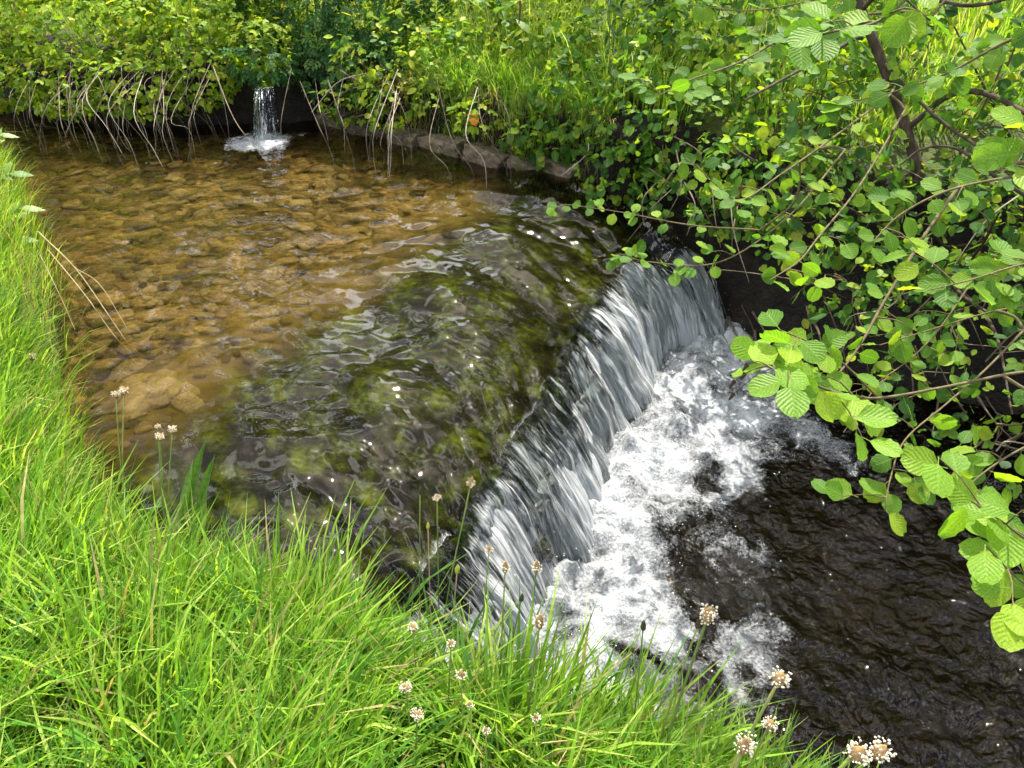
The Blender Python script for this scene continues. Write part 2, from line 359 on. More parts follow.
# ------------------------------------------------------------------ plan of the place
NEAR = np.array([(-300, 70), (-60, 20), (-20, 10), (-8, 7.2), (-5, 6.1), (-4.2, 5.5), (-3.45, 4.95), (-2.45, 3.4), (-2.02, 2.52), (-1.58, 1.88), (-1.12, 1.56), (-.56, 1.36),
                 (-.17, 1.14), (.23, 1.04), (.46, .98), (.73, .86), (1.2, .5), (2.5, -.4), (6, -2), (20, -8), (300, -130)])
FAR = np.array([(-300, 75), (-60, 25), (-20, 12.6), (-8, 8.9), (-5, 7.7), (-4, 7.1), (-3.3, 6.9), (-2.2, 7.05), (-1.65, 7.1), (-.77, 6.45), (-.25, 6.1), (.36, 5.65), (.8, 5.15),
                (1.15, 4.85), (1.5, 4.45), (2.2, 3.9), (3, 3.45), (4.5, 2.8), (8, 1.2), (20, -4), (300, -125)])
def f_near(x): return np.interp(x, NEAR[:, 0], NEAR[:, 1])
def g_far(x): return np.interp(x, FAR[:, 0], FAR[:, 1])
LIP = np.array([(1.2, 4.85), (.93, 4.7), (.62, 4.4), (.36, 3.85), (.1, 3.05), (-.07, 2.62), (-.26, 2.15), (-.42, 1.8), (-.62, 1.35)])
def lip_x(y): return np.interp(y, LIP[::-1, 1], LIP[::-1, 0])
DOWN = np.array([.90, -.43])
POOL_Z = -.75

def ground_z(x, y):
    x = np.asarray(x, float); y = np.asarray(y, float)
    dn = (f_near(x) - y) * .75
    df = (y - g_far(x)) * .85
    top_n = np.interp(x, [-8, -2, -.5, .3, .8, 2, 8], [.5, .42, .38, .3, .2, .05, 0])
    s = (x - lip_x(np.clip(y, 1.35, 4.85))) * .9
    bed = -.19 + .05 * fbm(x * .8, y * .8, 4) + .025 * fbm(x * 3, y * 3, 9)
    bed = bed - .4 * sstep(-1.45, -.85, s)
    bed = np.where(s > -.25, -1.15 + .06 * fbm(x, y, 12), bed)
    n1 = fbm(x * 1.1, y * 1.1, 20, 5)
    nb = top_n + .05 * n1 - .10 * np.exp(-np.clip(dn, 0, 9) / .3) + .03 * np.clip(dn, 0, 3)
    z = bed + (nb - bed) * sstep(-.34, .04, dn + .05 * fbm(x * 2.2, y * 2.2, 30))
    low = sstep(.6, 1.4, x)
    top_f = .42 - .12 * low + .07 * n1 + .09 * np.clip(df, 0, 2.5) * (1 + .8 * low) + .01 * np.clip(df - 2, 0, 60)
    wdt = .16 + .62 * low
    z = z + (top_f - z) * sstep(-.06, 1, (df + .07 * fbm(x * 2.4, y * 2.4, 40)) / wdt)
    return z

core = np.arange(-6.6, 6.61, .055)
gx = np.concatenate([-np.geomspace(300, 6.8, 40), core, np.geomspace(6.8, 300, 40)])
corey = np.arange(-1.2, 12.01, .055)
gy = np.concatenate([-np.geomspace(300, 1.4, 30), corey, np.geomspace(12.2, 400, 40)])
X, Y = np.meshgrid(gx, gy)
Z = ground_z(X, Y)
V = np.stack([X, Y, Z], -1).reshape(-1, 3)
Fq = grid_faces(len(gy), len(gx))
ctr = V[Fq].mean(1)
dnv = (f_near(ctr[:, 0]) - ctr[:, 1]); dfv = ctr[:, 1] - g_far(ctr[:, 0])
reg = np.where(dnv > -.28, 0, np.where(dfv > -.05, 1, 2))
def sub_ground(name, k, mats, midx=None):
    F = Fq[reg == k]; used = np.unique(F); mp_ = np.full(len(V), -1); mp_[used] = np.arange(len(used))
    c = ctr[reg == k]
    mi = midx(c) if midx else None
    o = mesh_obj(name, V[used], mp_[F], mats, midx=mi); return tag(o, kind='structure')
sub_ground('near_bank', 0, [M['turf'], M['soil']], lambda c: (c[:, 2] < .08).astype(int))['label'] = 'grassy near bank sloping down to the stream'
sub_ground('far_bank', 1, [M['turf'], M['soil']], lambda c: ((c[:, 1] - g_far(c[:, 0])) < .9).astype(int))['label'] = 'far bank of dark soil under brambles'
bed_o = sub_ground('stream_bed', 2, [M['bed'], M['poolbed']], lambda c: (c[:, 2] < -.5).astype(int))
bed_o['label'] = 'amber gravel stream bed under shallow water'

# ------------------------------------------------------------------ weir, sill, bed stones, ledge
nt_ = 190
lipc = spline(LIP, nt_)
SILL0, SILL1 = np.array([-.15, 5.85]), np.array([-2.05, 2.62])
sillc = SILL0 + (SILL1 - SILL0) * np.linspace(0, 1, nt_)[:, None]
rows = []; moss = []
for q in np.linspace(0, 1, 90):
    p = sillc + (lipc - sillc) * q
    dl = np.linalg.norm(lipc - p, axis=1)
    z = -.13 + .06 * q ** 1.5 - .17 * (1 - sstep(0, .95, dl)) ** 1.5 + (.016 + .03 * q) * fbm(p[:, 0] * 4.5, p[:, 1] * 4.5, 8, 5)
    rows.append(np.column_stack([p, z])); moss.append(np.full(nt_, -.15 + 4.2 * q) + .5 * fbm(p[:, 0] * 2, p[:, 1] * 2, 61))
lipz = rows[-1][:, 2]
for q in np.linspace(0, 1, 40)[1:]:
    off = .02 + .1 * q ** .5 + .05 * fbm(np.arange(nt_) * .12, np.full(nt_, q * 5), 14, 4)
    z = lipz - .01 - 1.05 * q
    rows.append(np.column_stack([lipc + DOWN * (off * q ** .3 - .02)[:, None], z])); moss.append(np.full(nt_, 2.0))
weir = empty('weir', (0.1, 3.0, -1.1), 'mossy dark rock weir ledge under the thin water above the fall', 'weir')
mesh_obj('rock_ledge', np.vstack(rows), grid_faces(len(rows), nt_), M['apron'], weir, attrs={'moss': ('FLOAT', np.concatenate(moss))})
# sandy sill beam along the upstream edge of the weir
dsl = (SILL1 - SILL0) / np.linalg.norm(SILL1 - SILL0); nsl = np.array([-dsl[1], dsl[0]])
if nsl[0] > 0: nsl = -nsl
prof = [(-.02, -.15), (0, -.112), (.04, -.106), (.09, -.108), (.13, -.116), (.14, -.17), (.145, -.3)]
sv = []
ln = np.linspace(-.1, 1.05, 120)
for a, b in prof:
    p = SILL0 + (SILL1 - SILL0) * ln[:, None] + nsl * (a + .018 * fbm(ln * 14, ln * 0 + a * 30, 5))[:, None]
    sv.append(np.column_stack([p, b + .012 * fbm(ln * 22, ln * 0 + a * 20, 6)]))
mesh_obj('sill', np.vstack(sv), grid_faces(len(prof), len(ln)), M['apron'], weir, attrs={'moss': ('FLOAT', np.full(len(prof) * len(ln), -.25))})

def rock_mesh(name, mat, seed, flat=.5, sub=2, ball=.72):
    """an uneven stone of unit size: a subdivided box pulled to a lumpy ball"""
    n = 2 + sub; r = np.random.default_rng(seed)
    g = np.linspace(-1, 1, n); pts = {}; Vv = []; Ff = []
    def vid(p):
        k = tuple(np.round(p, 4))
        if k not in pts: pts[k] = len(Vv); Vv.append(p)
        return pts[k]
    for ax in range(3):
        for sg in (-1, 1):
            for i in range(n - 1):
                for j in range(n - 1):
                    q = []
                    for a, b in ((g[i], g[j]), (g[i + 1], g[j]), (g[i + 1], g[j + 1]), (g[i], g[j + 1])):
                        p = np.zeros(3); p[ax] = sg; p[(ax + 1) % 3] = a; p[(ax + 2) % 3] = b; q.append(vid(p))
                    Ff.append(q if sg > 0 else q[::-1])
    P = np.array(Vv); P = P / np.linalg.norm(P, axis=1)[:, None] ** ball
    P *= (1 + r.uniform(-.13, .13, len(P)) * (.4 + .8 * ball))[:, None]; P *= np.array([1, r.uniform(.65, .95), flat])
    return make_mesh(name, P * .5, np.array(Ff), mat)
stone_meshes = [rock_mesh('stone', M['stone'], k, f, 2, b) for k, (f, b) in enumerate(((.3, .6), (.4, .4), (.25, .5), (.45, .5), (.35, .35), (.4, .6), (.3, .45)))]
cnt = 0; placed = []
tries = 0
while cnt < 290 and tries < 9000:
    tries += 1
    px, py = random.uniform(60, 470), random.uniform(165, 470)
    p = at_z(px, py, -.15)
    if p[1] > g_far(p[0]) - .05 or p[1] < f_near(p[0]) + .25: continue
    ds_ = (p[:2] - SILL0) @ nsl
    if ds_ < (-.25 if random.random() < .3 else .18): continue                       # only upstream of the sill
    sz = random.choice((random.uniform(.05, .1), random.uniform(.08, .16), random.uniform(.12, .26)))
    if any((p[0] - a) ** 2 + (p[1] - b) ** 2 < (.33 * (sz + c)) ** 2 for a, b, c in placed): continue
    placed.append((p[0], p[1], sz))
    o = bpy.data.objects.new('stone', random.choice(stone_meshes)); link(o, bed_o)
    z = float(ground_z(p[0], p[1])) if ds_ > .18 else -.13
    o.location = (p[0], p[1], min(z + sz * .05, -.06 - sz * .22)); o.scale = (sz, sz * random.uniform(.55, 1), sz * .7); o.rotation_euler = (random.uniform(-.25, .25), random.uniform(-.25, .25), random.uniform(0, 6.3))
    cnt += 1

# stone ledge at the foot of the far bank
ledge = empty('stone_ledge', (-.3, 6.2, -.1), 'row of pale weathered stone blocks at the foot of the far bank', 'ledge')
lpts = spline([(-1.75, 7.0), (-1.15, 6.68), (-.72, 6.36), (-.25, 6.03), (.1, 5.8), (.45, 5.5)], 60)
u = 0; acc = np.concatenate([[0], np.cumsum(np.linalg.norm(np.diff(lpts, axis=0), axis=1))])
k = 0
while u < acc[-1] - .15:
    w = random.uniform(.22, .62); um = u + w / 2
    cx, cyy = np.interp(um, acc, lpts[:, 0]), np.interp(um, acc, lpts[:, 1])
    tx, ty = np.interp(um + .05, acc, lpts[:, 0]) - np.interp(um - .05, acc, lpts[:, 0]), np.interp(um + .05, acc, lpts[:, 1]) - np.interp(um - .05, acc, lpts[:, 1])
    o = bpy.data.objects.new('stone_block', rock_mesh('stone_block', M['ledge'], 100 + k, .95, 5, .16)); link(o, ledge)
    h = random.uniform(.13, .22)
    o.location = (cx, cyy + .11 + random.uniform(-.05, .06), random.uniform(-.03, .05) + h * .2); o.scale = (w * .96, random.uniform(.22, .34), h); o.rotation_euler = (random.uniform(-.15, .15), random.uniform(-.12, .12), math.atan2(ty, tx) + random.uniform(-.15, .15))
    u += w + .012; k += 1

def boulder(px, py, z, sx, sy, sz, label, seed, rz=0):
    p = at_z(px, py, z)
    V_ = rock_mesh('boulder', M['wetrock'], seed, .7, 8)
    o = bpy.data.objects.new('boulder', V_); link(o)
    o.location = (p[0], p[1], z); o.scale = (sx, sy, sz); o.rotation_euler = (.1, -.1, rz)
    return tag(o, label, 'boulder', 'wet rocks below the fall')
boulder(515, 560, -.62, .34, .3, .5, 'mossy wet boulder breaking the near end of the waterfall', 201, .4)
boulder(668, 600, -.9, .34, .28, .24, 'dark rock just under the froth beside the plantain heads', 202, 1.2)

# ------------------------------------------------------------------ water
FS = spline([(1.2, 4.85), (.95, 5.45), (.45, 5.95), (-.3, 6.55), (-1.3, 7.35), (-2.6, 7.6), (-4, 7.75), (-6, 8.9), (-12, 11.2)], 9)
NS = np.array([(-.62, 1.35), (-.95, 1.6), (-1.45, 2.05), (-1.95, 2.7), (-2.5, 3.5), (-3.4, 4.7), (-4.2, 5.2), (-6, 6.2), (-12, 7.9)])
nst = 330
kk = np.concatenate([np.linspace(0, 1, 80, endpoint=False), np.linspace(1, 4.5, 170, endpoint=False), np.linspace(4.5, 8, 80)])
FSs = np.column_stack([np.interp(kk, range(9), spline(FS, 9)[:, i]) for i in (0, 1)])
NSs = np.column_stack([np.interp(kk, range(9), NS[:, i]) for i in (0, 1)])
nc = 260
tt = np.linspace(0, 1, nc)
lipn = np.column_stack([np.interp(tt, np.linspace(0, 1, nt_), lipc[:, i]) for i in (0, 1)])
bow = lipn - (lipn[0] + (lipn[-1] - lipn[0]) * tt[:, None])
W = np.zeros((nst, nc, 3)); UVm = np.zeros((nst, nc, 2)); SD = np.zeros((nst, nc))
for i in range(nst):
    W[i, :, :2] = FSs[i] + (NSs[i] - FSs[i]) * tt[:, None] + bow * math.exp(-kk[i] * 1.2)
fl = np.concatenate([np.zeros((1, nc)), np.cumsum(np.linalg.norm(np.diff(W[:, :, :2], axis=0), axis=2), axis=0)])
SD = fl                                                        # metres upstream of the lip
width = 3.7
UVm[:, :, 0] = tt[None, :] * width; UVm[:, :, 1] = -fl
near_lip = np.exp(-fl / .55)
uu = UVm[:, :, 0]; vv = UVm[:, :, 1]
xx, yy = W[:, :, 0], W[:, :, 1]
calm = .014 * fbm(xx * 4.5 + .6 * yy, yy * 7.5, 15, 3, .4) + .0045 * fbm(xx * 11, yy * 17, 18, 2)
mid = .08 * fbm(uu * 3.2, vv * 2.0, 22, 2, .35) * np.exp(-((fl - .7) / .75) ** 2)
rough = .06 * fbm(uu * 7, vv * 2.0, 24, 3, .4) * near_lip + .02 * fbm(uu * 20, vv * 4.5, 26, 3) * near_lip
W[:, :, 2] = calm * (1 + 1.0 * np.exp(-fl / 1.5)) + mid + rough - .05 * np.exp(-fl / .12) - .15 * (1 - sstep(0, .95, fl)) ** 1.5 + .02
W[:, :, 2] = np.maximum(W[:, :, 2], -.105 - .17 * (1 - sstep(0, .95, fl)))
foamU = .5 * np.exp(-fl / .10) + .12 * near_lip * (fbm(uu * 3, vv * 1.5, 33) > .25)
sc0 = at_z(262, 144, 0.0)
rad = np.hypot((xx - sc0[0]) / .36, (yy - sc0[1]) / .4) * (1 + .5 * fbm(xx * 5, yy * 5, 36, 4))
foamU = np.maximum(foamU, .82 * np.exp(-rad ** 3))
W[:, :, 2] += .02 * np.exp(-rad ** 2) * fbm(xx * 16, yy * 16, 35)
up = mesh_obj('stream_water', W.reshape(-1, 3), grid_faces(nst, nc)[:, ::-1], M['water'], uv=UVm.reshape(-1, 2), attrs={'foam': ('FLOAT', foamU.ravel())})
tag(up, 'clear shallow stream water flowing over amber gravel above the weir', kind='structure')

def fall_sheet(name, nrow, fwd, amp, foam0, foam1, seed, label):
    sF = np.linspace(0, 1, nrow) ** .9
    tcol = np.linspace(0, 1, nc * 2); 
    base = np.column_stack([np.interp(tcol, tt, W[0, :, i]) for i in (0, 1, 2)])
    reach = .38 + .12 * fbm(tcol * 12, tcol * 0, seed, 3)
    Vs = np.zeros((nrow, nc * 2, 3)); fm = np.zeros((nrow, nc * 2)); UV_ = np.zeros((nrow, nc * 2, 2))
    ucol = tcol * width
    arc = 0
    for i, s in enumerate(sF):
        off = s * reach + fwd * min(1, s * 6)
        zz = base[:, 2] - .17 * s - .45 * s ** 2
        arc = s * .85
        streak = (fbm(ucol * 3.2, np.full_like(ucol, arc * 1.2), seed + 2, 3) * 1.6 + fbm(ucol * 9, np.full_like(ucol, arc * 2.0), seed + 3, 4, .55)) * amp * min(1, s * 3)
        streak += fbm(ucol * 30, np.full_like(ucol, arc * 4.5), seed + 5, 3) * amp * .5 * min(1, s * 4)
        Vs[i, :, :2] = base[:, :2] + DOWN * (off + streak)[:, None]
        Vs[i, :, 2] = zz + streak * .35
        UV_[i, :, 0] = ucol + seed; UV_[i, :, 1] = arc
        big = fbm(ucol * 1.7, np.full_like(ucol, arc * .7), seed + 9, 3)
        fm[i] = foam0 + (foam1 - foam0) * min(1, s * 1.15) ** .8 + .3 * big
        fm[i] -= (.16 + .16 * fbm(ucol * 6, ucol * 0, seed + 17, 4)) * max(0, 1 - s / .16)
        far_end = sstep(.22, .0, tcol)                        # thin, broken strand by the right bank
        fm[i] -= .12 * far_end
        fm[i] += .16 * fbm(ucol * 5, np.full_like(ucol, arc * .5), seed + 13, 4) * max(0, 1 - s * 2.2)
    o = mesh_obj(name, Vs.reshape(-1, 3), grid_faces(nrow, nc * 2), M['fall'], uv=UV_.reshape(-1, 2), attrs={'foam': ('FLOAT', np.clip(fm, 0, 1).ravel())})
    return o
wf = empty('waterfall', (.4, 3, POOL_Z), 'wide white curtain of water falling over the weir', 'waterfall')
for a in (('water_sheet', 90, 0.0, .028, .545, .70, 3, None), ('outer_spray_sheet', 90, .035, .05, .43, .68, 21, None)):
    o = fall_sheet(*a); o.parent = wf; o.matrix_parent_inverse = Matrix.Translation(-wf.location)

# pool below
px_ = np.arange(-.7, 5.6, .016); py_ = np.arange(-2.2, 5.3, .016)
PX, PY = np.meshgrid(px_, py_)
blobs = [(1.35, 4.15, .42), (1.62, 3.72, .3), (1.0, 3.75, .48), (.8, 3.25, .38), (1.4, 3.42, .26), (.6, 2.75, .36), (.42, 2.35, .36), (.98, 2.78, .17), (1.2, 2.55, .17), (.72, 2.06, .22),
         (.98, 2.1, .2), (.5, 1.92, .3), (.3, 1.95, .3), (1.75, 3.45, .2), (1.1, 2.68, .2), (.95, 2.3, .13), (1.25, 2.3, .12), (1.15, 4.5, .3), (.15, 1.7, .3), (.72, 2.6, .2), (1.0, 2.0, .2)]
holes = [(1.05, 3.12, .09), (1.34, 2.95, .2), (.88, 2.42, .14), (1.0, 2.42, .1), (.55, 2.08, .06), (.83, 2.22, .06)]
wx = PX + .2 * fbm(PX * 3, PY * 3, 44, 5, .6); wy = PY + .2 * fbm(PX * 3 + 9, PY * 3, 45, 5, .6)
fm = np.zeros_like(PX)
for a, b, r in blobs: fm = np.maximum(fm, np.exp(-(((wx - a) ** 2 + (wy - b) ** 2) / (r * 1.15) ** 2) ** 1.6))
for a, b, r in holes: fm -= .75 * np.exp(-((wx - a) ** 2 + (wy - b) ** 2) / r ** 2)
wdth = np.interp(wy, [1.4, 2.0, 2.5, 2.9, 3.3, 3.7, 4.4], [1.25, 1.2, 1.05, .95, 1.35, 1.5, 1.15])
dwn = (wx - lip_x(np.clip(wy, 1.35, 4.85)) - .3) * .9
fm = 1 - sstep(.2, 1.55, dwn / wdth + .28 * fbm(PX * 2.2, PY * 2.2, 47, 5, .6))
for a, b, r, h in ((1.2, 2.6, .34, .7), (1.0, 2.12, .42, .8), (1.8, 3.5, .5, .92), (1.45, 3.75, .45, .95), (1.5, 4.2, .4, .75), (.7, 1.75, .4, .68), (1.3, 2.25, .3, .5)):
    fm = np.maximum(fm, h * np.exp(-((wx - a) ** 2 + (wy - b) ** 2) / r ** 2))
fm *= .93 + .3 * fbm(wx * 4, wy * 4, 49, 4)
for a, b, r in holes: fm *= 1 - .4 * np.exp(-((wx - a) ** 2 + (wy - b) ** 2) / r ** 2)
fm = np.clip(fm, 0, 1)
bx = lip_x(np.clip(PY, 1.35, 4.85)) + .38
dbase = np.abs(PX - bx) * .9
turb = np.exp(-(dbase / .45) ** 2)
flow = PX * .9 - PY * .43; crs = PX * .43 + PY * .9
pz = POOL_Z + .028 * fbm(flow * 5, crs * 7, 50, 4) + .014 * fbm(flow * 17, crs * 24, 52, 3)
pz += turb * (.12 * fbm(PX * 5, PY * 5, 54, 4, .6) + .04) + fm * .035 * fbm(PX * 9, PY * 9, 56, 4, .6) + fm * .012
keep = (PY > f_near(PX) - .3) & (PY < g_far(PX) + .5) & (PX > lip_x(np.clip(PY, 1.35, 4.85)) - .05)
Fp = grid_faces(len(py_), len(px_)); Fp = Fp[keep.ravel()[Fp].all(1)]
used = np.unique(Fp); mp_ = np.full(PX.size, -1); mp_[used] = np.arange(len(used))
pool = mesh_obj('pool_water', np.stack([PX, PY, pz], -1).reshape(-1, 3)[used], mp_[Fp], M['pool'], uv=np.stack([PX, PY], -1).reshape(-1, 2)[used],
                attrs={'foam': ('FLOAT', (fm * .83).ravel()[used])})
tag(pool, 'dark rippled pool with white froth below the waterfall', kind='structure')

# froth lumps and flying drops: real little balls
def ball_stuff(name, P, S, mat):
    t = np.array([(1, 0, 0), (-1, 0, 0), (0, 1, 0), (0, -1, 0), (0, 0, 1), (0, 0, -1)], float)
    f = np.array([(0, 2, 4), (2, 1, 4), (1, 3, 4), (3, 0, 4), (2, 0, 5), (1, 2, 5), (3, 1, 5), (0, 3, 5)])
    V_ = (P[:, None, :] + t[None] * S[:, None, None] * rng.uniform(.7, 1.3, (len(P), 6, 1))).reshape(-1, 3)
    F_ = (f[None] + np.arange(len(P))[:, None, None] * 6).reshape(-1, 3)
    return mesh_obj(name, V_, F_, mat)
nb = 4500
ii = rng.choice(PX.size, nb, p=(fm ** 3 * (.05 + turb) * keep).ravel() / (fm ** 3 * (.05 + turb) * keep).sum())
bp_ = np.stack([PX.ravel()[ii], PY.ravel()[ii], pz.ravel()[ii]], 1) + rng.normal(0, .008, (nb, 3))
hop = rng.random(nb) < .3
bp_[hop, 2] += rng.exponential(.05, hop.sum()) * turb.ravel()[ii][hop]
sp = ball_stuff('froth', bp_, rng.uniform(.0012, .004, nb), M['froth'])
tag(sp, 'white froth bubbles and drops thrown up at the foot of the fall', kind='stuff')

# side cascade from the far bank
scd = empty('side_cascade', (sc0[0], sc0[1] + .2, 0), 'small thin cascade trickling from the far bank behind dry canes', 'waterfall')
cw = 60; cr = 40
tcw = np.linspace(-1, 1, cw); Vc = np.zeros((cr, cw, 3)); fc = np.zeros((cr, cw)); UVc = np.zeros((cr, cw, 2))
ctop = at_z(272, 90, .40)
for i, s in enumerate(np.linspace(0, 1, cr)):
    wdt = .07 + .045 * s + .05 * max(0, s - .8)
    Vc[i, :, 0] = sc0[0] + .03 + tcw * wdt + .012 * fbm(tcw * 3, tcw * 0 + s * 2, 60)
    Vc[i, :, 1] = sc0[1] + .28 - .22 * s + .35 * max(0, .12 - s) / .12 - .03 * (1 - tcw ** 2) + .02 * fbm(tcw * 5, tcw * 0 + s * 2, 61)
    Vc[i, :, 2] = .42 - .08 * s - .36 * s ** 2
    fc[i] = .42 + .1 * s - .12 * np.abs(tcw) ** 3; UVc[i, :, 0] = tcw * .14 * 1.2 + 7; UVc[i, :, 1] = s * .45 * 1.6
mesh_obj('water_sheet', Vc.reshape(-1, 3), grid_faces(cr, cw), M['fall'], scd, uv=UVc.reshape(-1, 2), attrs={'foam': ('FLOAT', fc.ravel())})

# ------------------------------------------------------------------ grass
def blades(P, L, Wd, D, bend, tint, seg=4, rootz=None):
    """P roots, L lengths, Wd widths, D unit 2d lean directions, bend 0..1.5"""
    n = len(P); h = np.linspace(0, 1, seg + 1)
    side = np.stack([-D[:, 1], D[:, 0], np.zeros(n)], 1)
    a = rng.uniform(-.9, .9, n); ca, sa = np.cos(a)[:, None], np.sin(a)[:, None]
    D3 = np.stack([D[:, 0], D[:, 1], np.zeros(n)], 1)
    side2 = side * ca + D3 * sa
    ang = bend[:, None] * h[None, :] ** 1.3 + rng.uniform(.03, .3, n)[:, None]
    dz = np.cos(ang); dr = np.sin(ang)
    st = L[:, None] / seg
    zc = np.concatenate([np.zeros((n, 1)), np.cumsum(dz[:, :-1] * st, 1)], 1); rc = np.concatenate([np.zeros((n, 1)), np.cumsum(dr[:, :-1] * st, 1)], 1)
    ctr_ = P[:, None, :] + D3[:, None, :] * rc[:, :, None] + np.array([0, 0, 1.])[None, None] * zc[:, :, None]
    wv = Wd[:, None] * np.array([.75, 1, .9, .62, .06] if seg == 4 else np.linspace(1, .06, seg + 1))[None, :] * .5
    Lf = ctr_ - side2[:, None, :] * wv[:, :, None]; Rt = ctr_ + side2[:, None, :] * wv[:, :, None]
    V_ = np.stack([Lf, Rt], 2).reshape(n, -1, 3)
    k = (seg + 1) * 2
    f = np.array([(2 * i, 2 * i + 1, 2 * i + 3, 2 * i + 2) for i in range(seg)])
    F_ = (f[None] + np.arange(n)[:, None, None] * k).reshape(-1, 4)
    grad = np.repeat(np.linspace(.8, 1.1, seg + 1), 2)[None, :, None]  # blades darker at the base: shade among them put into the tint
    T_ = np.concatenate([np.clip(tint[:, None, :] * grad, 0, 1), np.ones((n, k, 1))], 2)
    return V_.reshape(-1, 3), F_, T_.reshape(-1, 4)
GREENS = np.array([(.175, .32, .03), (.25, .40, .045), (.105, .245, .03), (.38, .48, .1), (.07, .18, .032)])
def grass_tint(n, p=(.32, .28, .2, .12, .08), dead=.05):
    t = GREENS[rng.choice(5, n, p=p)] * rng.uniform(.75, 1.25, (n, 1))
    dd = rng.random(n) < dead
    t[dd] = np.array([.40, .33, .15]) * rng.uniform(.7, 1.2, (dd.sum(), 1))
    return t
def tussock_grass(name, centers, per, rad, Lr, wr, lean, spread, label, tp=None, dead=.05, bendr=(.5, 1.7)):
    n = len(centers) * per
    c = np.repeat(centers, per, 0)
    ang = rng.uniform(0, 2 * math.pi, n); rr = rad * np.sqrt(rng.random(n)) * np.repeat(rng.uniform(.6, 1.3, len(centers)), per)
    xy = c[:, :2] + np.stack([np.cos(ang), np.sin(ang)], 1) * rr[:, None]
    z = ground_z(xy[:, 0], xy[:, 1]) - .01
    P = np.column_stack([xy, z])
    cl = np.repeat(rng.normal(0, .35, (len(centers), 2)), per, 0)
    D = np.stack([np.cos(ang), np.sin(ang)], 1) * (spread * (rr / rad))[:, None] + np.asarray(lean)[None] + cl + rng.normal(0, .45, (n, 2))
    D /= np.linalg.norm(D, axis=1)[:, None] + 1e-6
    L = rng.uniform(*Lr, n) * np.repeat(rng.uniform(.65, 1.2, len(centers)), per)
    bend = rng.uniform(*bendr, n) * np.repeat(rng.uniform(.65, 1.2, len(centers)), per)
    tint = grass_tint(n, *( [tp] if tp else []), dead=dead) * np.repeat(rng.uniform(.8, 1.2, len(centers)), per)[:, None]
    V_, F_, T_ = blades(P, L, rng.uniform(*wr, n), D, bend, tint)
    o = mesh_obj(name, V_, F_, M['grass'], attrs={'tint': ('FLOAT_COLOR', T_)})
    return tag(o, label, kind='stuff')
def scatter(n, xr, yr, cond):
    out = []
    while sum(map(len, out)) < n:
        p = np.column_stack([rng.uniform(*xr, n), rng.uniform(*yr, n)]); out.append(p[cond(p[:, 0], p[:, 1])])
    return np.vstack(out)[:n]
inb = lambda x, y: (y < f_near(x) + .04) & (y > .35 + 0 * x) & (np.abs(x) < .95 * (y + 1.1))
cn = scatter(430, (-2.4, 1.1), (.35, 2.7), inb)
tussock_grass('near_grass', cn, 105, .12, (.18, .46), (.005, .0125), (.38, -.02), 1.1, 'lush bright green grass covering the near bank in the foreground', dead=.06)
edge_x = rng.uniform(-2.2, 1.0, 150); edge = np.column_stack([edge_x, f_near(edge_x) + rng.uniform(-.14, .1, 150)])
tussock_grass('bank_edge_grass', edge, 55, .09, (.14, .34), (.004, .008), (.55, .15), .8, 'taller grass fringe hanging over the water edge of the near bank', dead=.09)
inl = lambda x, y: (y < f_near(x) + .12) & (y > f_near(x) - 1.1) & (x > -1.0 * (y + 1.2) * .78)
cl_ = scatter(430, (-5.2, -1.4), (1.8, 6.6), inl)
tussock_grass('left_bank_grass', cl_, 60, .14, (.18, .42), (.004, .008), (.5, .1), .8, 'sunlit pale green grass along the left bank beside the stream', tp=(.28, .34, .1, .24, .04), dead=.12)

# fine straw and dead grass tangled at the left bank edge
sx_ = rng.uniform(-2.6, -1.35, 26); cs = np.column_stack([sx_, f_near(sx_) + rng.uniform(.0, .16, 26)])
tussock_grass('straw_tangle', cs, 12, .09, (.18, .36), (.0015, .003), (.6, .3), .7, 'thin dry straw stems drooping over the left water edge', dead=1.0, bendr=(1.2, 2.4))

# meadow and weeds beyond the far bank
md = lambda x, y: (y > g_far(x) + .7) & (y < 13) & (np.abs(x) < .78 * (y + 1.5))
cm = scatter(620, (-8, 8), (5, 12.6), md)
tussock_grass('meadow_grass', cm, 55, .22, (.25, .6), (.006, .013), (.1, -.2), .8, 'bright sunlit meadow grass beyond the far bank', tp=(.25, .34, .06, .33, .02), dead=.08, bendr=(.3, 1.3))
cb = scatter(60, (-.85, .62), (5.6, 7.2), lambda x, y: (y > g_far(x) - .02) & (y < g_far(x) + .75))
tussock_grass('far_bank_grass', cb, 75, .14, (.16, .42), (.004, .008), (.0, -.6), .7, 'green grass tuft hanging on the far bank above the stone ledge', tp=(.4, .2, .3, .06, .04), dead=.08, bendr=(.8, 2.2))
cr_ = scatter(90, (-1.6, .75), (5.4, 7.3), lambda x, y: (np.abs(y - g_far(x) - .03) < .1))
tussock_grass('hanging_dead_grass', cr_, 30, .1, (.14, .34), (.002, .005), (.05, -1.0), .4, 'brown dead grass and rootlets hanging below the far bank turf', dead=1.0, bendr=(2.2, 3.2))

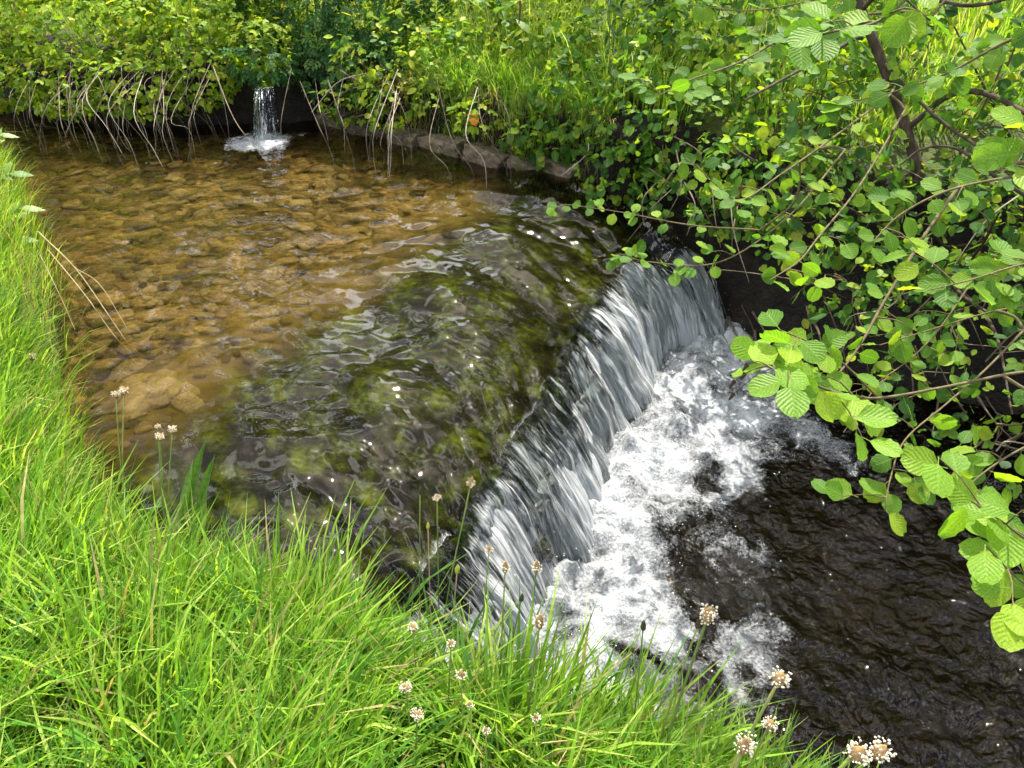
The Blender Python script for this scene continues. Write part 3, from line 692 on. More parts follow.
# ------------------------------------------------------------------ leaves
def leaflet(width=.62, fold=.12, tipc=.2):
    """8-vertex leaf of unit length along +Y, face up +Z, midrib folded"""
    w = width / 2
    V_ = np.array([(0, 0, 0), (w * .8, .22, fold * w), (w, .52, fold * w), (w * .55, .82, 0), (0, 1, -tipc * .3), (-w * .55, .82, 0), (-w, .52, fold * w), (-w * .8, .22, fold * w),
                   (0, .3, -.02), (0, .7, -.03)], float)
    F_ = [np.array([(0, 1, 8), (0, 8, 7), (3, 4, 9), (9, 4, 5)]), np.array([(1, 2, 9, 8), (2, 3, 9, 9 - 0)])[:1], np.array([(8, 9, 6, 7)]), np.array([(2, 3, 9), (9, 5, 6)])]
    tri = np.vstack([F_[0], F_[3]]); quad = np.vstack([F_[1], F_[2]])
    return V_, tri, quad
def compound(kind):
    """templates: V, tri, quad"""
    if kind == 'single': return leaflet()
    if kind == 'round': return leaflet(.92, .1)
    if kind == 'lance': return leaflet(.26, .1, .6)
    Vt, T, Q = [], [], []; n = 0
    if kind == 'tri': spec = [(0, .42, .0, .62), (1.15, .36, .0, .55), (-1.15, .36, .0, .55)]; wd = .68
    else: spec = [(0, .7, 0, .34)] + [(s * 1.0, b, 0, .33) for b in (.16, .36, .56) for s in (-1, 1)]; wd = .5
    for a, b, _, sc in spec:
        v, t, q = leaflet(wd, .15); v = v * sc
        c, s = math.cos(-a), math.sin(-a)
        v = np.column_stack([v[:, 0] * c - v[:, 1] * s, v[:, 0] * s + v[:, 1] * c + b, v[:, 2] - .12 * abs(a) * v[:, 1]])
        Vt.append(v); T.append(t + n); Q.append(q + n); n += len(v)
    return np.vstack(Vt), np.vstack(T), np.vstack(Q)
def frames(Nn, Dd):
    Nn = Nn / (np.linalg.norm(Nn, axis=1)[:, None] + 1e-9)
    Dd = Dd - Nn * (Dd * Nn).sum(1)[:, None]; Dd /= np.linalg.norm(Dd, axis=1)[:, None] + 1e-9
    return np.cross(Dd, Nn), Dd, Nn
def leaf_cloud(P, Nn, Dd, S, tint, kind):
    v, t, q = compound(kind); n = len(P); k = len(v)
    Xa, Ya, Za = frames(Nn, Dd)
    A = P[:, None, :] + S[:, None, None] * (v[None, :, 0:1] * Xa[:, None] + v[None, :, 1:2] * Ya[:, None] + v[None, :, 2:3] * Za[:, None])
    o = np.arange(n)[:, None, None] * k
    T_ = np.repeat(np.concatenate([tint, np.ones((n, 1))], 1), k, 0)
    return A.reshape(-1, 3), (t[None] + o).reshape(-1, 3), (q[None] + o).reshape(-1, 4), T_
def bush_points(ells, n, shell=(.7, 1.05), front=(0, -1, .35), bias=.35):
    """points on the outer shells of ellipsoids, mostly on the side that faces 'front' and up"""
    e = np.array(ells, float); area = e[:, 3] * e[:, 5] + e[:, 4] * e[:, 5] + e[:, 3] * e[:, 4]
    out_p, out_n = [], []; fr = np.array(front) / np.linalg.norm(front); got = 0
    while got < n:
        m = n * 2; k = rng.choice(len(e), m, p=area / area.sum())
        d = rng.normal(size=(m, 3)); d /= np.linalg.norm(d, axis=1)[:, None]
        ok = (d @ fr) > rng.uniform(-1, bias, m)
        d, k = d[ok], k[ok]
        lump = 1 + .22 * fbm(d[:, 0] * 2.6 + k * 3.1, d[:, 2] * 2.6 + d[:, 1], 5, 3)
        r = rng.uniform(shell[0], shell[1], len(d)) ** .6 * lump
        p = e[k, :3] + e[k, 3:] * d * r[:, None]
        inside = np.zeros(len(p), bool)
        for j in range(len(e)):
            q = (((p - e[j, :3]) / e[j, 3:]) ** 2).sum(1); inside |= (q < .45)
        good = ~inside & (p[:, 2] > ground_z(p[:, 0], p[:, 1]) * 0 - .0)
        out_p.append(p[good]); nn = d / e[k, 3:]; nn /= np.linalg.norm(nn, axis=1)[:, None]; out_n.append(nn[good]); got += good.sum()
    return np.vstack(out_p)[:n], np.vstack(out_n)[:n]
def palette(n, cols, p=None, var=.22):
    c = np.array(cols)[rng.choice(len(cols), n, p=p)]
    return np.clip(c * rng.uniform(1 - var, 1 + var, (n, 1)), 0, 1)
def orient(nn, n, up=.7, rnd=.45):
    No = nn * .55 + np.array([0, -.12, up]) + rng.normal(0, rnd, (n, 3))
    Do = nn + rng.normal(0, .55, (n, 3)) + np.array([0, 0, -.55])
    return No, Do
def foliage_part(parent, ells, n, size, kind, cols, p=None, name='foliage', up=.7, rnd=.45, shell=(.62, 1.05), front=(0, -1, .35)):
    P, nn = bush_points(ells, n, shell, front)
    No, Do = orient(nn, n, up, rnd)
    V_, T_, Q_, C_ = leaf_cloud(P, No, Do, rng.uniform(*size, n), palette(n, cols, p), kind)
    o = mesh_obj(name, V_, [T_, Q_], M['leaf'], parent, smooth=False, attrs={'tint': ('FLOAT_COLOR', C_)}); o['kind'] = 'stuff'
    return o

# the round pleated leaf used for the leaves that stand as parts of their own
def broad_leaf_mesh(name, mat, seed, wid=.86, notch=.05, nr=8, pleat=.016, cup=.12, pet=.22, serr=.03):
    r = np.random.default_rng(seed); cols = np.array([-1, -.5, 0, .5, 1]); Vv = []; uvv = []
    cw_ = r.uniform(-.5, 1.0) * cup; dr = r.uniform(.05, .3); tw = r.uniform(-.2, .2)
    for i in range(nr):
        v = i / (nr - 1)
        hw = wid / 2 * max(.05, math.sin(math.pi * min(1, max(0, (.035 + .93 * v) ** .85))) ** .55) * (1 + (serr if i % 2 else -serr) + r.uniform(-.02, .02))
        for c in cols:
            yv = v + .10 * abs(c) * (1 - v) + (-notch * (1 - abs(c)) if i == nr - 1 else 0)
            x = c * hw; z = cw_ * (abs(c) ** 1.5) - dr * v * v * .6 + (pleat if i % 2 else -pleat) * abs(c) + tw * x * v
            Vv.append((x, yv + pet, z)); uvv.append((c * .9, v))
    F_ = grid_faces(nr, 5)
    b = len(Vv); Vv += [(-.012, 0, .03), (.012, 0, .03), (.012, pet + .01, 0), (-.012, pet + .01, 0)]; uvv += [(0, 0)] * 4
    return make_mesh(name, np.array(Vv), np.vstack([F_, [(b, b + 1, b + 2, b + 3)]]), mat, uv=np.array(uvv))
alder_leaves = [broad_leaf_mesh('leaf', M['alder'], s) for s in range(8)]
sunlit_leaves = [broad_leaf_mesh('leaf', M['sunlit_alder'], s) for s in range(8)]
sapling_leaves = [broad_leaf_mesh('leaf', M['sapling'], 20 + s, wid=w, notch=t, nr=7, cup=c) for s, (w, t, c) in enumerate(((.8, 0, .12), (.68, -.1, .2), (.88, .04, .15), (.58, -.14, .25), (.76, -.06, .3), (.5, -.16, .2), (.84, -.02, .35)))]
bramble_leaves = [broad_leaf_mesh('leaf', M['bramble'], 40 + s, wid=.66, notch=-.1, nr=6, pleat=.02, pet=.1) for s in range(4)]
def put_leaf(meshes, parent, p, nrm, tip, size, name='leaf'):
    Xa, Ya, Za = frames(np.array([nrm], float), np.array([tip], float))
    o = bpy.data.objects.new(name, random.choice(meshes))
    m = Matrix(((*[Xa[0][0], Ya[0][0], Za[0][0]], p[0]), (*[Xa[0][1], Ya[0][1], Za[0][1]], p[1]), (*[Xa[0][2], Ya[0][2], Za[0][2]], p[2]), (0, 0, 0, 1)))
    link(o, parent); o.matrix_basis = m @ Matrix.Scale(size, 4)
    return o
def leaf_parts(parent, ells, n, size, meshes, up=.7, rnd=.4, shell=(.98, 1.1), front=(0, -1, .35)):
    P, nn = bush_points(ells, n, shell, front, .6); No, Do = orient(nn, n, up, rnd)
    for i in range(n): put_leaf(meshes, parent, P[i], No[i], Do[i], rng.uniform(*size))

YG = [(.2, .31, .02), (.28, .37, .028), (.13, .23, .018), (.37, .38, .045), (.085, .16, .018)]
DG = [(.05, .13, .022), (.075, .175, .024), (.035, .095, .02), (.12, .22, .026), (.19, .27, .03)]
MGR = [(.085, .19, .02), (.125, .24, .02), (.18, .29, .022), (.06, .14, .02), (.26, .34, .03)]

# --- yellow-green bramble bush on the far bank, left
br = empty('bramble_bush', (-3.4, 7.6, .4), 'yellow-green bramble bush spilling over the far bank beside the small cascade', 'bramble')
E1 = [(-4.5, 7.2, .42, .5, .4, .3), (-3.8, 7.05, .4, .5, .4, .3), (-3.2, 7.0, .42, .45, .4, .3), (-2.7, 7.1, .47, .35, .35, .28), (-2.2, 7.2, .66, .3, .35, .22), (-4.4, 7.75, .75, .7, .6, .5), (-3.7, 7.5, .7, .7, .62, .5), (-3.0, 7.45, .72, .62, .6, .48), (-2.55, 7.6, .8, .45, .5, .42), (-4.0, 8.2, 1.15, .9, .6, .6), (-3.1, 8.15, 1.15, .8, .6, .6), (-2.6, 8.3, 1.25, .6, .6, .6)]
foliage_part(br, E1, 8200, (.05, .095), 'tri', YG, (.32, .26, .22, .1, .1))
leaf_parts(br, E1, 130, (.055, .08), bramble_leaves)
CANES = [(70, 161, 62, 86), (87, 162, 84, 84), (90, 156, 86, 80), (105, 167, 122, 108), (125, 171, 152, 118), (135, 163, 130, 100), (166, 173, 160, 110), (182, 173, 167, 100), (186, 168, 203, 92), (82, 150, 64, 88),
         (126, 160, 96, 98), (118, 156, 100, 104), (29, 138, 38, 102), (196, 160, 188, 92), (64, 150, 70, 92), (140, 158, 108, 106), (176, 168, 158, 112), (203, 150, 214, 100), (156, 165, 176, 118), (98, 158, 92, 96),
         (148, 150, 120, 110), (277, 177, 208, 82), (289, 173, 283, 98), (230, 150, 200, 88), (180, 165, 195, 95)]
def cane(parent, x0, y0, x1, y1, r=.006):
    b = at_z(x0, y0, -.04); kx = lambda px, y, z: (px - 512) / FPX * (y * math.cos(PITCH) + (CAM_H - z) * math.sin(PITCH))
    yt = b[1] + random.uniform(.45, .95); zt = random.uniform(.46, .64); t = np.array([kx(x1, yt, zt) + random.uniform(-.12, .12), yt, zt])
    w = random.uniform(.3, .7)
    e = np.array([t[0] * w + b[0] * (1 - w) + random.uniform(-.1, .1), b[1] + random.uniform(.0, .25), random.uniform(.26, .5)])
    f = np.array([b[0] + (e[0] - b[0]) * random.uniform(.1, .5) + random.uniform(-.03, .03), b[1] + random.uniform(-.02, .08), random.uniform(.1, .22)])
    V_, F_, cp = tube(spline([t, e, f, b], 16), r, r * .5, 5, .15)
    return mesh_obj('cane', V_, [F_, cp], M['cane'], parent)
for q in CANES: cane(br, *q, r=random.uniform(.0018, .004))
for q in range(55):
    a = random.uniform(20, 225); cane(br, a + random.uniform(-34, 34), random.uniform(128, 172), a, random.uniform(88, 112), r=random.uniform(.001, .0024))

# --- brown dry growth, top left
dw = empty('dead_weed', (-5.3, 8.2, .5), 'pale brown dead stalks in the top left corner of the far bank', 'weed')
mb = MB()
for q in range(110):
    x = random.uniform(-6.0, -4.85); y = random.uniform(7.75, 8.8); z = float(ground_z(x, y))
    e = np.array([x + random.uniform(-.35, .35), y + random.uniform(-.5, .1), z + random.uniform(.35, 1.1)])
    mb.tube(spline([(x, y, z), (x + (e[0] - x) * .3, y + (e[1] - y) * .3, z + (e[2] - z) * .7), e], 7), .007, .003, 4)
st_ = mb.build('stalks', M['straw'], dw); st_['kind'] = 'stuff'
foliage_part(dw, [(-5.5, 8.3, .6, .5, .5, .4)], 260, (.06, .12), 'tri', YG)

# --- finer blue-green leafy shrub in the middle
sh = empty('leafy_shrub', (-1.85, 7.9, .4), 'dark blue-green feathery shrub above the small cascade', 'shrub')
E2 = [(-2.15, 7.0, .6, .26, .25, .16), (-1.65, 7.3, .5, .35, .3, .25), (-1.25, 7.1, .5, .35, .3, .26), (-2.1, 7.95, 1.0, .5, .5, .6), (-1.7, 7.65, .8, .4, .45, .45), (-1.35, 7.9, 1.1, .55, .5, .6), (-2.0, 8.3, 1.5, .6, .5, .5), (-1.2, 7.45, .8, .45, .4, .38), (-.9, 7.7, 1.2, .4, .4, .5)]
foliage_part(sh, E2, 2600, (.08, .16), 'pin', [(.04, .12, .035), (.06, .15, .04), (.03, .085, .025), (.1, .19, .05)], up=.6)
mb = MB()
for q in range(14):
    x = random.uniform(-2.4, -1.2); mb.tube(spline([(x, 8.0, .4), (x + random.uniform(-.1, .1), 7.95, .8), (x + random.uniform(-.35, .35), 7.85, 1.5)], 7), .012, .005, 5)
mb.build('stems', M['stem'], sh)['kind'] = 'stuff'

# --- arching sedge clump
sg = empty('sedge_clump', (-1.35, 7.15, .4), 'arching strap-leaved sedge clump hanging over the far water edge', 'sedge')
for q in range(34):
    x = random.uniform(-1.75, -.95); y = random.uniform(7.1, 7.35)
    a = random.uniform(-1, 1)
    Pq = np.array([(x, y, .42)]); 
    V_, F_, T_ = blades(Pq, np.array([random.uniform(.4, .75)]), np.array([.018]), np.array([[math.sin(a) * .9, -math.cos(a) * .6]]), np.array([random.uniform(1.6, 2.7)]), palette(1, [(.13, .23, .03), (.2, .29, .04), (.09, .18, .025)]), seg=7)
    mesh_obj('leaf', V_, F_, M['grass'], sg, attrs={'tint': ('FLOAT_COLOR', T_)})

# --- mixed weeds right of it, lit and pale
wd = empty('weed_patch', (-.6, 7.2, .45), 'pale sunlit mixed weeds above the stone ledge on the far bank', 'weeds')
E3 = [(-1.35, 6.85, .3, .3, .2, .2), (-1.0, 6.55, .3, .22, .16, .15), (-.25, 6.15, .36, .2, .14, .12), (.15, 5.85, .3, .2, .15, .14), (-.95, 6.75, .42, .35, .25, .2), (-.5, 6.5, .42, .3, .2, .16), (-1.0, 7.0, .62, .45, .4, .3), (-.45, 6.85, .6, .45, .42, .32), (-.75, 7.5, .8, .6, .5, .4), (-.1, 7.3, .8, .5, .5, .36), (-.4, 8.1, .95, .9, .6, .4), (.4, 7.9, .9, .7, .6, .4), (.3, 6.9, .7, .4, .5, .3)]
foliage_part(wd, E3 + [(.9, 7.6, .9, .6, .5, .4), (0, 8.8, 1.1, 1.2, .6, .4), (1.6, 8.6, 1.1, .9, .6, .4), (-1.6, 8.9, 1.2, .9, .6, .5)], 5600, (.045, .09), 'tri', YG + MGR, up=.8)
foliage_part(wd, E3, 800, (.05, .1), 'single', YG, name='tall_leaves', up=.7, shell=(1.0, 1.25))
WC = [(336, 177, 302, 112), (355, 181, 337, 118), (387, 185, 398, 100), (388, 187, 392, 122), (476, 192, 422, 122), (487, 195, 462, 140), (513, 192, 484, 142), (454, 192, 452, 140), (413, 174, 400, 108), (372, 170, 370, 108),
      (382, 180, 408, 118), (370, 168, 380, 122), (378, 184, 386, 130), (508, 186, 478, 150), (404, 172, 396, 120), (392, 176, 382, 96), (330, 150, 318, 104), (345, 160, 352, 100)]
for q in WC: cane(wd, *q, r=random.uniform(.0018, .004))
for (x0, y0, x1, y1) in ((312, 112, 372, 72), (318, 120, 378, 84), (350, 118, 420, 128), (340, 70, 398, 128)):
    a = at_z(x0, y0, .4); a[1] = 6.75; a[0] = ray(x0, y0)[0] / ray(x0, y0)[1] * 6.75; a[2] = CAM_H + ray(x0, y0)[2] / ray(x0, y0)[1] * 6.75
    b = np.array([ray(x1, y1)[0], ray(x1, y1)[1], ray(x1, y1)[2]]) / ray(x1, y1)[1] * 6.65 + np.array([0, 0, CAM_H])
    V_, F_, cp = tube(spline([a, (a + b) / 2 + np.array([0, -.06, .1]), b], 10), .0055, .003, 5, .1); mesh_obj('cane', V_, [F_, cp], M['cane'], wd)

# --- docks with broad leaves
M['dock'] = leaf_material('dock_leaf', 'random', [(0, (.1, .22, .03)), (.5, (.16, .28, .05)), (1, (.24, .34, .1))], trans=.35, rough=.3, spec=.6, vein=(8, .5))
dock_mesh = [broad_leaf_mesh('leaf', M['dock'], 60 + s, wid=.42, notch=-.12, nr=8, pleat=.008, pet=.12) for s in range(3)]
def dock(px, y, pz, n, size, label):
    b = np.array([ray(px, 80)[0] / ray(px, 80)[1] * y, y, float(ground_z(ray(px, 80)[0] / ray(px, 80)[1] * y, y))])
    t = empty('dock_plant', b, label, 'dock plant', 'broad-leaved docks on the far bank')
    for k in range(n):
        a = k * 2.4 + random.uniform(-.3, .3); d = np.array([math.cos(a), math.sin(a) - .4, .9]); 
        mid_ = b + np.array([0, 0, pz]) + d * .05
        V_, F_, cp = tube(spline([b, b + (mid_ - b) * .6 + np.array([0, 0, .03]), mid_], 6), .006, .004, 5); mesh_obj('stalk', V_, [F_, cp], M['stem'], t)
        put_leaf(dock_mesh, t, mid_, np.array([-d[0] * .7, -.35 - d[1] * .5, .8]), d, random.uniform(.7, 1.0) * size)
dock(494, 7.0, .42, 5, .28, 'broad-leaved dock plant rising from the pale weeds above the orange leaf')
dock(538, 6.6, .3, 4, .2, 'smaller dock plant in the grass left of the tall willowherb')
dl = put_leaf([broad_leaf_mesh('orange_leaf', M['deadleaf'], 71, wid=.8, notch=-.08, pet=.15)], None, at_d(476, 128, 6.05), (-.1, -.9, .5), (-.3, -.2, 1), .115, 'orange_leaf')
tag(dl, 'single orange withered leaf on the far bank grass', 'leaf')

# --- willowherb, dark upright lance leaves
M['lance'] = leaf_material('willowherb_leaf', 'random', [(0, (.025, .085, .025)), (.6, (.045, .12, .03)), (1, (.09, .18, .04))], trans=.3, rough=.35, spec=.5)
lance = [broad_leaf_mesh('leaf', M['lance'], 80 + s, wid=.24, notch=-.15, nr=6, pleat=.004, pet=.04, serr=.01) for s in range(3)]
wh = empty('willowherb', (.95, 6.4, .5), 'clump of dark willowherb with narrow leaves behind the overhanging creeper', 'willowherb')
for q in range(9):
    x = random.uniform(.68, 1.35); y = random.uniform(6.1, 6.7); z = float(ground_z(x, y)); hh = random.uniform(.8, 1.15)
    top = np.array([x + random.uniform(-.12, .12), y - random.uniform(0, .2), z + hh])
    cv = spline([(x, y, z), ((x + top[0]) / 2, y, z + hh * .55), top], 14)
    V_, F_, cp = tube(cv, .006, .003, 5); mesh_obj('stem', V_, [F_, cp], M['stem'], wh)
    for k in range(26):
        p = cv[min(13, 2 + int(k * 12 / 26))] + np.array([0, 0, random.uniform(0, .05)]); a = k * 2.4
        d = np.array([math.cos(a), math.sin(a) - .25, -.45]); put_leaf(lance, wh, p, (d[0] * .4, d[1] * .4 - .1, .9), d, random.uniform(.1, .16))

# --- creeper on the right of the far bank, over the corner of the weir
ck = empty('creeper_thicket', (.9, 5.6, .2), 'dark green small-leaved creeper draped over the bank corner beside the fall', 'creeper')
E4 = [(.35, 5.85, .3, .3, .25, .22), (1.45, 4.95, .0, .3, .25, .25), (.55, 5.95, .45, .4, .4, .38), (.95, 5.6, .45, .42, .42, .42), (1.3, 5.35, .42, .42, .42, .42), (.75, 6.4, .7, .5, .4, .4), (1.35, 5.9, .75, .5, .45, .45), (1.75, 5.4, .6, .5, .45, .5), (.75, 5.45, .18, .3, .28, .22), (1.2, 5.1, .1, .3, .25, .25)]
foliage_part(ck, E4, 1500, (.03, .075), 'round', DG + MGR, up=.55, rnd=.65)
foliage_part(ck, E4, 1000, (.05, .11), 'tri', DG + MGR, up=.55, rnd=.6)
leaf_parts(ck, E4, 230, (.055, .085), sapling_leaves, up=.6)
for q in range(16):
    x = random.uniform(.5, 1.5); y = float(g_far(x)) + random.uniform(0, .3); a = np.array([x, y, random.uniform(.2, .5)]); b = a + np.array([random.uniform(-.3, .3), -random.uniform(.1, .35), -random.uniform(.15, .5)])
    V_, F_, cp = tube(spline([a, (a + b) / 2 + np.array([random.uniform(-.08, .08), -.08, .04]), b], 9), .005, .002, 5, .2); mesh_obj('stem', V_, [F_, cp], M['cane' if q % 3 else 'root'], ck)

# ------------------------------------------------------------------ right bank: roots, saplings
rb = bpy.data.objects['far_bank']
for q in range(60):
    x = random.uniform(1.15, 3.4); y = float(g_far(x)) + random.uniform(.1, .4); z = float(ground_z(x, y)) + .03
    a = np.array([x, y, z]); ln_ = random.uniform(.2, .6)
    b = np.array([x + random.uniform(-.3, .2), float(g_far(x)) - random.uniform(-.08, .12), max(-.8, z - ln_)])
    m_ = (a + b) / 2 + np.array([random.uniform(-.1, .1), -.1, .05])
    V_, F_, cp = tube(spline([a, m_, b], 10), random.uniform(.004, .011), .002, 5, .25); mesh_obj('root', V_, [F_, cp], M['root'], rb)

def sapling(base, ells, nstuff, nparts, size, label, cols, up=.6):
    t = empty('alder_sapling', base, label, 'sapling', 'leafy saplings on the right bank')
    cx = np.mean(np.array(ells)[:, :3], 0)
    for e in ells:
        V_, F_, cp = tube(spline([base, (np.array(base) + np.array(e[:3])) / 2 + np.array([random.uniform(-.1, .1), 0, .1]), np.array(e[:3]) + np.array([0, 0, e[5] * .7])], 12), .014, .004, 6, .1)
        mesh_obj('stem', V_, [F_, cp], M['bark'], t)
        for k in range(5):
            a = np.array(e[:3]) + rng.uniform(-.3, .3, 3) * np.array(e[3:]); d = rng.normal(size=3); d[1] -= .5; d /= np.linalg.norm(d)
            b = a + d * np.array(e[3:]) * .95
            V_, F_, cp = tube(spline([a, (a + b) / 2 + rng.normal(0, .03, 3), b], 7), .005, .002, 4, .2); mesh_obj('twig', V_, [F_, cp], M['twig'], t)
    foliage_part(t, ells, int(nstuff * .75), (size[0] * .5, size[1]), 'round', cols, up=up, rnd=.7)
    foliage_part(t, ells, int(nstuff * .4), (size[0] * .7, size[1] * 1.2), 'tri', cols, name='bramble_foliage', up=up, rnd=.7)
    for k in range(14):
        e = ells[k % len(ells)]; a = np.array(e[:3]) + rng.uniform(-.9, .9, 3) * np.array(e[3:]); b = a + rng.normal(0, 1, 3) * np.array([.2, .12, .2]) - np.array([0, .05, .12])
        V_, F_, cp = tube(spline([a, a * .6 + b * .4 + rng.normal(0, .05, 3), a * .25 + b * .75 + rng.normal(0, .05, 3), b], 12), .0042, .0015, 4, .25); mesh_obj('dead_twig', V_, [F_, cp], M['cane' if k % 2 else 'root'], t)
    leaf_parts(t, ells, nparts, (size[0] * .75, size[1] * 1.1), sapling_leaves, up=up, rnd=.6, shell=(.8, 1.2))
    return t
sapling((1.75, 4.75, .1), [(1.55, 4.6, .42, .38, .35, .34), (1.95, 4.45, .25, .4, .36, .36), (1.75, 4.35, -.05, .35, .3, .26), (1.9, 4.9, .8, .45, .4, .4)], 420, 150, (.055, .085), 'leafy green sapling overhanging the foam at the far end of the fall', DG + MGR)
sapling((2.6, 4.3, .1), [(2.4, 4.15, .3, .42, .4, .36), (2.75, 4.0, .05, .42, .38, .36), (2.3, 3.95, -.1, .34, .3, .26), (2.7, 4.5, .75, .5, .42, .42), (3.1, 3.7, -.15, .4, .35, .35)], 520, 150, (.055, .085), 'leafy green sapling over the dark bank at the right below the alder trunk', DG + MGR)
sapling((3.2, 4.6, .4), [(3.2, 4.4, .7, .5, .45, .45), (3.5, 4.2, .35, .5, .4, .4), (2.6, 5.2, 1.05, .6, .4, .4), (3.6, 4.9, 1.1, .5, .45, .45)], 620, 90, (.06, .09), 'leafy sapling at the right edge behind the alder limb', DG + MGR + YG)
sapling((1.9, 6.3, .5), [(1.6, 6.2, .95, .5, .4, .4), (2.2, 6.0, .9, .5, .4, .4), (2.7, 6.2, 1.0, .5, .4, .4)], 700, 60, (.06, .09), 'leafy sapling behind the alder in front of the bright meadow', DG + MGR)

def E_at(px, py, d, r): return (*at_d(px, py, d), r, r * .85, r * .8)
sapling((2.5, 3.95, .05), [E_at(880, 330, 3.6, .3), E_at(960, 310, 3.3, .3), E_at(1010, 370, 3.1, .3), E_at(930, 390, 3.2, .24), E_at(850, 270, 3.9, .3), E_at(985, 250, 3.5, .32), E_at(800, 215, 4.2, .28), E_at(1000, 440, 2.9, .22)], 340, 120, (.045, .075), 'leafy shoots hanging low over the dark bank beside the pool', DG)
# ------------------------------------------------------------------ the alder
al = empty('alder_tree', (2.45, 4.75, .1), 'alder tree on the right bank with round leaves overhanging the pool', 'tree')
def px_path(pts): return np.array([at_d(a, b, d) for a, b, d in pts])
trunk = np.vstack([[(2.45, 4.75, .05)], px_path([(918, 190, 4.5), (905, 125, 4.4), (882, 62, 4.3), (862, 10, 4.25), (845, -60, 4.2), (850, -180, 4.2)])])
V_, F_, cp = tube(spline(trunk, 40), .038, .022, 8, .05); mesh_obj('trunk', V_, [F_, cp], M['bark'], al)
leafcount = 0
def alder_branch(pts, r0, r1, nleaf, size, start=.25, meshes=None, side=True, mat='twig', cones=0, up=.75, sunlit_alder=False):
    global leafcount
    cv = spline(px_path(pts), max(10, 6 * len(pts)))
    mb = MB(); mb.tube(cv, r0, r1, 6, .08)
    acc_ = np.linspace(start, 1, nleaf); todo = []
    for k, a in enumerate(acc_):
        i = int(a * (len(cv) - 1)); p = cv[i]; T = cv[min(i + 1, len(cv) - 1)] - cv[max(i - 1, 0)]; T /= np.linalg.norm(T) + 1e-9
        sd = np.cross(T, (0, 0, 1)); sd /= np.linalg.norm(sd) + 1e-9
        sgn = 1 if k % 2 else -1
        if side and k % 3 == 1:                                   # a short side shoot with three leaves
            d = T * .5 + sd * sgn * .8 + np.array([0, 0, random.uniform(-.25, .35)]) + rng.normal(0, .2, 3); d /= np.linalg.norm(d)
            q = p + d * random.uniform(.05, .13)
            mb.tube(spline([p, (p + q) / 2 + np.array([0, 0, .01]), q], 5), r1 * .9 + .0008, .001, 4)
            for j in range(3): todo.append((p + (q - p) * (.55 + .22 * j), d + rng.normal(0, .6, 3)))
        todo.append((p, T * .45 + sd * sgn + rng.normal(0, .35, 3)))
    o = mb.build('branch', M[mat], al)
    for p, d in todo:
        d = np.array(d); d[2] -= random.uniform(.1, .6)
        nrm = np.array([0, -.3, up]) + rng.normal(0, .33, 3)
        put_leaf(meshes or alder_leaves, o, p, nrm, d, random.uniform(*size)); leafcount += 1
    for c in range(cones):
        p0 = cv[-1 - c % 2]; q = p0 + np.array([-.03 - .012 * c, random.uniform(-.02, .02), -.01 - .012 * c])
        mbk = MB(); mbk.tube(spline([p0, (p0 + q) / 2 + np.array([0, 0, .008]), q], 5), .0012, .001, 4)
        mbk.tube(spline([q, q + np.array([-.003, 0, -.006]), q + np.array([-.006, 0, -.013])], 5), .0045, .002, 6); mbk.build('cone', M['cone'], o)
    return o
